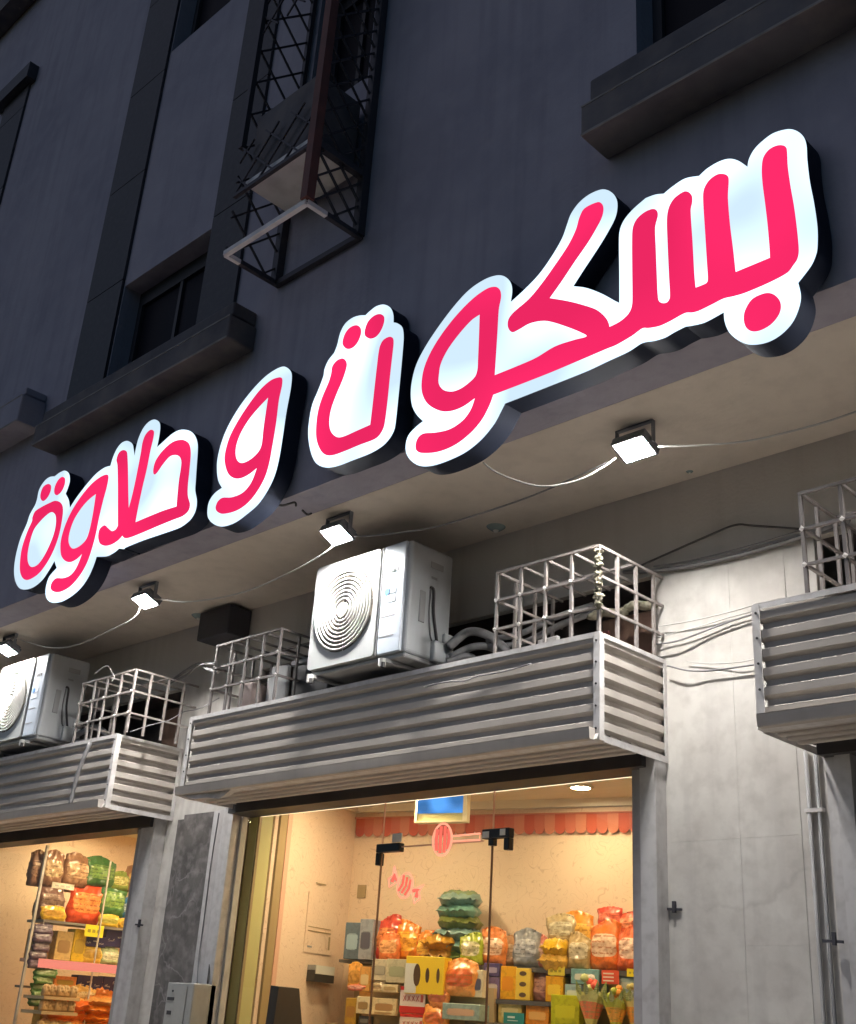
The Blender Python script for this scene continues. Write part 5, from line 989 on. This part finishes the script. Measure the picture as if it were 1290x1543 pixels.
nch(ca, MB().tube(rot2(loop(cx, cz, .062, .075), cx, cz, an), .007, 6, True), 'outline', M['neon'])
for dx in (-.032, 0, .032): nch(ca, MB().tube(rot2([(cx+dx-.008, GL-.011, cz-.05), (cx+dx+.006, GL-.011, cz), (cx+dx-.008, GL-.011, cz+.05)], cx, cz, an), .008, 6), 'stripe', M['neonfill'])
for s in (1, -1):
    P = [(cx+s*.068, GL-.012, cz), (cx+s*.145, GL-.012, cz+.062), (cx+s*.128, GL-.012, cz+.012), (cx+s*.155, GL-.012, cz-.02), (cx+s*.125, GL-.012, cz-.06)]
    nch(ca, MB().tube(rot2(P, cx, cz, an), .007, 6, True), 'wrapper_end', M['neon'])
    nch(ca, MB().tube(rot2([(cx+s*.08, GL-.011, cz), (cx+s*.115, GL-.011, cz+.02), (cx+s*.12, GL-.011, cz-.025)], cx, cz, an), .012, 6), 'wrapper_fill', M['neonfill'])
# hanging screen
sc = empty('hanging_screen', T(1.12, .7, 2.82), 0, 'blue lit screen in a cream frame hanging under the shop ceiling', 'screen'); off = Matrix.Translation(-Vector(sc.location))
for mb, n, m in ((tbox(.955, 1.33, .67, .70, 2.90, 3.08), 'panel', M['screen']), (tbox(.945, 1.36, .64, .668, 2.83, 3.095), 'frame', M['screenframe']), (tbox(1.335, 1.37, .669, .71, 2.83, 3.095), 'frame', M['screenframe']), (tbox(.94, .953, .669, .71, 2.83, 3.095), 'frame', M['screenframe']), (tbox(.953, 1.335, .669, .71, 2.83, 2.842), 'frame', M['screenframe']), (tbox(.955, 1.33, .669, .69, 2.843, 2.898), 'lower_panel', M['jamb'])):
    o = mb.build(n, m); o.parent = sc; o.matrix_parent_inverse = off
# wall things in the shop
sw = tag(tbox(.075, .15, .001, .012, 2.37, 2.47).build('switch_plate', M['jambtrim']), 'square brown switch plate on the back wall left of the door edge', 'switch')
cr = empty('card_reader', T(.03, .38, 1.72), 0, 'small black and white card reader on the left shop wall', 'card reader'); off = Matrix.Translation(-Vector(cr.location))
for mb, n, m in ((tbox(.003, .07, .24, .52, 1.72, 1.80), 'body', M['pos']), (tbox(.071, .076, .25, .51, 1.775, 1.835), 'panel', M['sticker']), (tbox(.003, .07, .24, .52, 1.802, 1.835), 'top', M['grey'])):
    o = mb.build(n, m); o.parent = cr; o.matrix_parent_inverse = off
pn = empty('electric_panel', T(.01, .46, 2.0), 0, 'flush cream electric panel on the left shop wall above the card reader', 'panel'); off = Matrix.Translation(-Vector(pn.location))
for mb, n, m in ((tbox(.001, .008, .22, .60, 1.92, 2.35), 'plate', M['paper_left']), (tbox(.009, .012, .25, .57, 2.07, 2.078), 'groove', M['jambtrim']), (tbox(.009, .012, .25, .57, 2.10, 2.106), 'groove', M['jambtrim']), (tbox(.009, .012, .50, .56, 1.955, 1.968), 'vent', M['grey']), (tbox(.009, .012, .25, .27, 1.955, 2.05), 'vent', M['jambtrim']), (tbox(.009, .012, .38, .52, 2.42, 2.428), 'label', M['jambtrim'])):
    o = mb.build(n, m); o.parent = pn; o.matrix_parent_inverse = off
mo_ = empty('till_monitor', (-6.58, 5.42, 1.2), 0, 'black back of a till monitor low inside the left glass pane', 'monitor'); off = Matrix.Translation(-Vector(mo_.location))
mbm = MB(); mbm.add([(-6.56, 5.27, 1.655), (-6.60, 5.48, 1.655), (-6.625, 5.61, 1.25), (-6.585, 5.27, 1.25), (-6.50, 5.29, 1.65), (-6.54, 5.5, 1.65), (-6.565, 5.62, 1.25), (-6.53, 5.29, 1.25)], [(0, 1, 2, 3), (7, 6, 5, 4), (0, 4, 5, 1), (1, 5, 6, 2), (2, 6, 7, 3), (3, 7, 4, 0)])
o = mbm.build('shell', M['pos']); o.parent = mo_; o.matrix_parent_inverse = off
o = MB().box(-6.6, -6.52, 5.38, 5.48, 1.0, 1.249).build('stand', M['pos']); o.parent = mo_; o.matrix_parent_inverse = off
o = tag(MB().box(-6.9, -6.2, 5.35, 5.75, .16, .998).build('till_counter', M['rackwood']), 'low wooden counter under the till monitor', 'counter')

# shelves
def shelf_unit(name, parts, lab):
    t = empty(name, parts[0][3], 0, lab, 'shelf'); off = Matrix.Translation(-Vector(t.location))
    for mb, n, m, _ in parts:
        o = mb.build(n, m); o.parent = t; o.matrix_parent_inverse = off
    return t
ZA, ZB = 1.892, 1.672
shelf_unit('wall_shelf', [(tbox(.15, S_END-.1, .0, .32, ZA-.022, ZA-.001), 'board', M['shelf'], T(2, .1, ZA)), (tbox(1.35, S_END-.1, .321, .33, ZA-.035, ZA-.001), 'edge_strip', M['shelf_edge'], 0),
    (tbox(1.5, S_END-.1, .0, .38, ZB-.02, ZB-.001), 'board', M['shelf'], 0), (tbox(1.5, 1.9, .381, .388, ZB-.03, ZB-.001), 'edge_strip', M['shelf_edge'], 0),
    (tbox(1.3, S_END-.1, .0, .45, 1.50, 1.52), 'board', M['shelf'], 0), (tbox(.15, S_END-.1, .0, .06, .16, ZA-.023), 'back_panel', M['rackwood'], 0)], 'dark edged shelving along the back wall of the middle shop')
shelf_unit('display_stand', [(tbox(.3, 1.49, .34, .62, .16, 1.43), 'body', M['rackwood'], T(.9, .5, .16)), (tbox(.28, 1.5, .33, .64, 1.431, 1.446), 'top', M['rackwood'], 0), (tbox(.5, 1.49, .335, .40, 1.447, 1.74), 'riser', M['rackwood'], 0)], 'pale display stand piled with boxes behind the glass door')
shelf_unit('bouquet_stand', [(tbox(2.0, 2.75, .46, .72, .16, 1.50), 'body', M['rackwood'], T(2.4, .6, .16)), (tbox(1.98, 2.77, .455, .73, 1.501, 1.53), 'top', M['rackwood'], 0)], 'low stand carrying the candy bouquets by the right frame')

# ------------------------------------------------------------------ packets, cartons, cards
def bag_mesh(name, w_, h, d, m, seed, cr=1.0):
    rnd = random.Random(seed); nx, nz = 17, 21; vs = []; fs = []
    lean = rnd.uniform(-.10, .10); peak = rnd.uniform(-.5, .5); slump = rnd.uniform(.0, .06)
    for side in (-1, 1):
        for k in range(nz):
            v = k/(nz-1)
            for i in range(nx):
                u = i/(nx-1)*2-1
                th = (max(0, 1-abs(u)**3.6)**.5)*(min(1, v*6+.15)**.5)*(1 if v < .55 else max(.03, 1-((v-.55)/.40)**1.5) if v < .95 else .03)
                wv = (1-.10*max(0, v-.45)**1.2)*(1-.07*(1-v)**6)*(1+.05*math.sin(v*9+seed))
                x = u*w_/2*wv+lean*v*v*w_
                z = v*h*(1.0+.10*v*math.cos((u-peak)*1.7))-slump*h*v*v*abs(u-peak)
                p = Vector((x*19+seed, z*19, side*3+seed*.7)); fold = abs(mnoise.noise(p))*.26*d-abs(mnoise.noise(p*2.1+Vector((5, 1, 2))))*.18*d-abs(mnoise.noise(p*4.3))*.12*d
                fan = .10*d*math.sin(u*9+seed)*max(0, v-.5)
                crimp = cr*.010*math.sin(u*16+seed)*max(0, v-.86)/.14
                y = side*(th*d*.5+.002)+(fold*side+fan)*(th > .02)+crimp
                vs.append((x, y, z))
    N = nx*nz
    for s in (0, 1):
        for k in range(nz-1):
            for i in range(nx-1):
                a = s*N+k*nx+i; q = (a, a+1, a+nx+1, a+nx); fs.append(q if s == 0 else q[::-1])
    edge = [(0, i) for i in range(nx-1)]
    for i in range(nx-1):
        fs.append((i+1, i, N+i, N+i+1)); b = (nz-1)*nx; fs.append((b+i, b+i+1, N+b+i+1, N+b+i))
    for k in range(nz-1):
        fs.append((k*nx, (k+1)*nx, N+(k+1)*nx, N+k*nx)); b = nx-1; fs.append((b+(k+1)*nx, b+k*nx, N+b+k*nx, N+b+(k+1)*nx))
    return MB().add(vs, fs, True).mesh(name, m)
def make_item(i, it):
    src, kind, name, (s0, s1, z0, z1), off_, d, c1, c2, lab = it
    w_ = s1-s0; 
    snaps = (ZA, ZB, 1.521, 1.447) if src == 'M' else LSNAP
    if kind not in ('tag', 'redtag', 'tealtag', 'redcard', 'hang'):
        for zz in snaps:
            if abs(z0-zz) < .06: z0 = zz+.001; break
    h = z1-z0
    if src == 'M': base = T((s0+s1)/2, off_, z0); rz = AR
    else: base = Vector((LX+off_, (s0+s1)/2, z0)); rz = R(90)
    grp = {'box': 'cartons on the shop shelves', 'dots': 'cartons on the shop shelves', 'oval': 'cartons on the shop shelves', 'navy': 'cartons on the shop shelves', 'bag': 'snack bags on the shop shelves', 'stack': 'piles of flat bags in the shops', 'hang': 'hanging packet strips', 'bouq': 'candy bouquets'}.get(kind, 'price cards')
    cat = {'box': 'carton', 'dots': 'carton', 'oval': 'carton', 'navy': 'carton', 'bag': 'snack bag', 'stack': 'bag pile', 'hang': 'packet strip', 'bouq': 'candy bouquet'}.get(kind, 'price card')
    m1 = pack('print_%d' % i, c1, c2, 18 if kind == 'bag' else 14); 
    plain1 = mat('film_%d' % i, c1, .4); plain2 = mat('ink_%d' % i, c2, .45)
    t = empty(name, base, rz, lab, cat, grp)
    if kind == 'bag':
        link('pouch', bag_mesh('pouch', w_*1.14, h*1.06, d*.72, m1, i), t)
    elif kind in ('box', 'dots', 'oval', 'navy'):
        MB().bbox(-w_/2, w_/2, -d/2, d/2, 0, h, min(.004, h*.1), 1).build('carton_body', m1 if kind == 'box' else plain1, t)
        if kind == 'box':
            MB().box(-w_*.34, w_*.34, -d/2-.0025, -d/2-.0003, h*.28, h*.66).build('front_label', plain2, t)
        elif kind == 'navy':
            mb = MB(); rnd = random.Random(i)
            for q in range(3):
                x = -w_*.42+q*w_*.3; z = h*(.35+.22*(q % 2))
                for kx in range(4): mb.bar((x+kx*w_*.05, -d/2-.002, z), (x+kx*w_*.05+w_*.035, -d/2-.002, z+rnd.uniform(-.1, .12)*h), h*.09, .002)
                mb.bar((x, -d/2-.002, z-h*.06), (x+w_*.2, -d/2-.002, z-h*.02), h*.06, .002)
            mb.build('script_print', plain2, t)
        else:
            n = 3
            for q in range(n):
                fx, fz = (0, (q+.5)/n) if kind == 'dots' else ((q+.75)/(n+.3)-.5+.06, .5)
                rx, rz_ = (w_*.24, h*.075) if kind == 'dots' else (w_*(.09, .05, .04)[q], h*(.30, .2, .2)[q])
                MB().poly([(fx*w_*.9+rx*math.cos(2*math.pi*k/14), fz*h+rz_*math.sin(2*math.pi*k/14)) for k in range(14)], [], -d/2-.0025, -d/2-.0003).build('oval_print', plain2, t)
            if kind == 'oval': MB().box(-w_*.5, -w_*.2, -d/2-.0018, -d/2-.0002, .004, h*.8).build('side_print', M['sticker'], t)
    elif kind == 'stack':
        n = max(2, round(h/.078)); rnd = random.Random(i); hh = h/n
        for q in range(n):
            mq = pack('print_%d_%d' % (i, q), [a*(1-.25*rnd.random()) for a in (c1 if q % 3 else c2)], c2 if q % 3 else c1, 14)
            b = bag_mesh('flat_bag', w_*1.04, d*1.15, hh*1.5, mq, i*7+q, .4)
            o = link('flat_bag', b, t, (rnd.uniform(-.012, .012), d*.55, hh*(q+.5))); o.rotation_euler = (R(90), 0, rnd.uniform(-.15, .15))
    elif kind == 'hang':
        n = 5; rnd = random.Random(i)
        for q in range(n):
            b = bag_mesh('packet', w_*.95, h/n*1.25, d*.7, m1, i*9+q)
            o = link('packet', b, t, (rnd.uniform(-.01, .01), rnd.uniform(-.01, .01)-.012*(q % 2), h*(q/n))); o.rotation_euler = (R(-14), 0, rnd.uniform(-.2, .2))
        MB().bar((0, .03, 0), (0, .03, h*1.1), .008).build('strip', M['sticker'], t)
    elif kind == 'bouq':
        rnd = random.Random(i); r_ = w_*.42
        vs = []; fs = []; n = 16
        for k in range(n):
            a = 2*math.pi*k/n; rr = r_*(1+.16*math.sin(a*5))
            vs += [(r_*.25*math.cos(a), r_*.25*math.sin(a), 0), (rr*.75*math.cos(a), rr*.75*math.sin(a), h*.42), (rr*1.05*math.cos(a), rr*1.05*math.sin(a), h*(.62+.07*math.sin(a*5+1)))]
        for k in range(n):
            a, b = 3*k, 3*((k+1) % n); fs += [(a, b, b+1, a+1), (a+1, b+1, b+2, a+2)]
        MB().add(vs, fs).build('wrapping', m1, t)
        for q in range(7):
            a = q*2.4; rr = r_*.55*math.sqrt(q/7); zz = h*(.70+.2*rnd.random()); x, y = rr*math.cos(a), rr*math.sin(a)-.01; s = w_*.13
            vs, fs = lathe([(0, -s), (s*.8, -s*.5), (s, 0), (s*.7, s*.7), (0, s)], 9)
            MB().add([(p[0]+x, p[1]+y, p[2]+zz) for p in vs], fs, True).build('sweet', plain2 if q % 2 else M['sticker'] if q % 3 == 0 else plain1, t)
        for q in range(5):
            a = -2.4+q*.8; L = h*.36; x, y = r_*.7*math.cos(a), r_*.7*math.sin(a)
            MB().add([(x, y, h*.5), (x*1.3-.02, y*1.3, h*.5+L*.5), (x*1.6, y*1.6, h*.5+L), (x*1.3+.02, y*1.3, h*.5+L*.5), (x*1.3, y*1.3+.012, h*.5+L*.5)], [(0, 1, 2, 4), (0, 4, 2, 3)]).build('leaf', pack('leaf_%d_%d' % (i, q), (.36, .46, .16), (.55, .6, .35), 8), t)
    else:
        MB().box(-w_/2, w_/2, -.002, .002, 0, h).build('card', plain1, t)
        mb = MB()
        if kind == 'redcard':
            mb.box(-w_/2, w_/2, -.0045, -.0024, h*.86, h); mb.box(-w_/2, w_/2, -.0045, -.0024, 0, h*.26)
            mb.build('red_band', plain2, t); mb = MB(); rnd = random.Random(i)
            z = h*.55
            for q in range(4):
                x = -w_*.36+q*w_*.17
                mb.bar((x, -.0035, z-h*.10), (x+w_*.10, -.0035, z+h*.12), .008, .002).bar((x, -.0035, z+h*.10), (x+w_*.11, -.0035, z-h*.08), .006, .002)
            mb.box(w_*.32, w_*.42, -.0045, -.0024, z-h*.12, z+h*.16); mb.build('figure', mat('card_ink_%d' % i, (.5, .1, .08), .5), t)
        elif kind == 'redtag':
            for q in range(3): mb.box(-w_*.42, w_*.2, -.0045, -.0024, h*(.18+q*.26), h*(.28+q*.26))
            mb.build('white_line', plain2, t)
        elif kind == 'tealtag':
            mb.box(-w_*.3, w_*.05, -.0045, -.0024, h*.5, h*.68).box(-w_*.3, w_*.2, -.0045, -.0024, h*.25, h*.32); mb.build('print', plain2, t)
        else:
            for q in range(3): mb.box(-w_*.36+q*w_*.25, -w_*.36+q*w_*.25+w_*.16, -.0045, -.0024, h*.35, h*.62)
            mb.build('print', plain2, t)
LX = -10.4
LSNAP = LEFT_SNAPS
for i, it in enumerate(ITEMS): make_item(i, it)

# ------------------------------------------------------------------ left shop
tag(MB().box(LX-.9, LX-.8, 5.262, 8.0, .14, 3.1).build('side_wall', M['paper_left']), kind='structure')
tag(MB().box(LX-1.5, -7.9, 7.9, 8.0, .14, 3.1).build('back_wall', M['paper']), kind='structure')
tag(MB().box(-7.95, -7.88, 5.26, 7.9, .14, 3.1).build('right_wall', M['paper']), kind='structure')
tag(MB().box(LX-1.5, -7.88, 5.26, 8.0, 3.1, 3.16).build('ceiling', M['ceil']), kind='structure')
tag(MB().box(LX-1.5, -7.88, 5.26, 8.0, .142, .16).build('floor', M['floor']), kind='structure')
for i, (x, y) in enumerate(((-9.6, 5.75), (-8.8, 6.9), (-9.6, 7.2), (-8.6, 5.7), (-10.6, 6.2))):  # out of view; lamps by the shelving added to brighten the shop
    t = empty('downlight', (x, y, 3.1), 0, ('added ceiling downlight in the left shop near the side shelving', 'round ceiling downlight in the left shop, rear right corner', 'round ceiling downlight in the left shop, rear left corner', 'round ceiling downlight in the left shop beside the right wall', 'added ceiling downlight in the left shop behind the side shelving')[i], 'downlight', 'ceiling downlights in the left shop')
    vs, fs = lathe([(.07, 0), (.095, -.002), (.095, -.012), (.07, -.014)], 24); o = MB().add(vs, fs, True).build('ring', M['cornice'], t)
    o = MB().cyl((0, 0, -.010), (0, 0, 1), .068, .008, 24).build('lens', M['disc_left'], t)
gf2 = empty('glass_shopfront', (-9.5, GL, .16), 0, 'frameless glass front of the left shop', 'glass front'); off = Matrix.Translation(-Vector(gf2.location))
for a, b in ((-11.69, -9.75), (-9.742, -8.24)):
    o = MB().box(a, b, GL, GL+.01, .16, 2.78).build('fixed_pane', M['glass']); o.parent = gf2; o.matrix_parent_inverse = off
s = LSNAP
Y0s, Y1s = 5.36, 6.75
shelf_unit('wall_shelf', [(MB().box(LX, LX+.3, Y0s+.1, Y1s, s[0]-.022, s[0]-.001), 'board', M['shelf'], (LX, 6, s[0])),
    (MB().box(LX, LX+.34, Y0s+.1, Y1s, s[1]-.03, s[1]-.001), 'board', M['pinktrim'], 0), (MB().box(LX+.341, LX+.35, Y0s+.1, Y1s, s[1]-.075, s[1]-.004), 'lit_edge', M['pinkled'], 0),
    (MB().box(LX, LX+.14, Y0s+.1, Y1s, s[2]-.02, s[2]-.001), 'board', M['shelf'], 0), (MB().box(LX, LX+.42, Y0s+.1, Y1s, .16, s[3]-.001), 'base', M['rackwood'], 0),
    (MB().bar((LX+.31, Y0s, .16), (LX+.31, Y0s, 2.75), .022), 'upright', M['trim'], 0), (MB().bar((LX+.31, 6.03, .16), (LX+.31, 6.03, 2.7), .012), 'upright', M['trim'], 0)], 'shelving with a pink lit edge along the side wall of the left shop')
rk = empty('packet_rack', (-9.5, 5.3, .16), 0, 'pale rack with two tiers of tan packets low at the left picture edge', 'rack'); off = Matrix.Translation(-Vector(rk.location))
for z, zt in ((1.475, 1.50), (1.36, 1.385), (1.20, 1.225)):
    o = MB().box(-9.95, -9.60, 4.99+.33, 5.66, z, zt).build('tier', M['rackwood']); o.parent = rk; o.matrix_parent_inverse = off
o = MB().box(-9.95, -9.70, 5.33, 5.65, .16, 1.199).build('body', M['rackwood']); o.parent = rk; o.matrix_parent_inverse = off
pm = bag_mesh('tan_packet', .075, .085, .05, M['tan'], 77)
for z in (1.501, 1.386, 1.226):
    for k in range(5):
        o = link('tan_packet', pm, rk, Vector((-9.64-.012*(k % 2), 5.35+k*.064, z))-Vector(rk.location), R(90))

# ------------------------------------------------------------------ right shop (dark)
tag(MB().box(-2.49, 1.1, 7.4, 7.5, .14, 3.1).build('back_wall', M['green_room']), kind='structure')
tag(MB().box(-2.6, -2.49, 5.26, 7.4, .14, 3.1).build('side_wall', M['green_room']), kind='structure')
tag(MB().box(1.0, 1.1, 5.26, 7.4, .14, 3.1).build('right_wall', M['green_room']), kind='structure')
tag(MB().box(-2.49, 1.1, 5.26, 7.5, 3.1, 3.16).build('ceiling', M['green_room']), kind='structure')
gf3 = empty('glass_shopfront', (-1, GL, .16), 0, 'dark glass front of the unlit right shop', 'glass front'); off = Matrix.Translation(-Vector(gf3.location))
o = MB().box(-2.33, 1.05, GL, GL+.01, .16, 2.74).build('fixed_pane', M['glass']); o.parent = gf3; o.matrix_parent_inverse = off
o = MB().box(-2.35, -2.33, GL-.03, GL+.03, .16, 2.76).build('frame', M['dark']); o.parent = gf3; o.matrix_parent_inverse = off
o = MB().box(-2.30, -2.27, GL+.03, GL+.06, .16, 2.65).build('inner_frame', M['trim']); o.parent = gf3; o.matrix_parent_inverse = off

# ------------------------------------------------------------------ meter box and wall cables
mt = empty('meter_box', (-7.14, 5.08, 1.1), 0, 'grey steel meter box with slots, low on the dark granite pier', 'meter box'); off = Matrix.Translation(-Vector(mt.location))
for mb, n, m in ((MB().bbox(-7.33, -7.02, 4.98, 5.168, 1.05, 1.64, .006, 1), 'case', M['steel']), (MB().box(-7.31, -7.09, 4.974, 4.979, 1.07, 1.615), 'door', M['steel']), (MB().box(-7.30, -7.22, 4.970, 4.973, 1.525, 1.545), 'slot', M['ink']), (MB().box(-7.285, -7.235, 4.970, 4.973, 1.435, 1.46), 'slot', M['ink']), (MB().cyl((-7.245, 4.968, 1.585), (0, 1, 0), .007, .005, 10), 'lock', M['ink'])):
    o = mb.build(n, m); o.parent = mt; o.matrix_parent_inverse = off
# stray wires under the sign
for P, lab in (([(-5.42, 3.96, 4.40), (-5.36, 3.99, 4.375), (-5.28, 4.02, 4.385), (-5.27, 4.03, 4.36)], 'short dark wire hooked from the soffit under the looped letter'), ([(-5.36, 4.15, 4.40), (-5.33, 4.17, 4.37), (-5.28, 4.16, 4.36)], 'tiny loose wire end on the soffit near the looped letter')):
    cable('loose_wire', P, .007, M['cable_dk'], lab, 'wire')
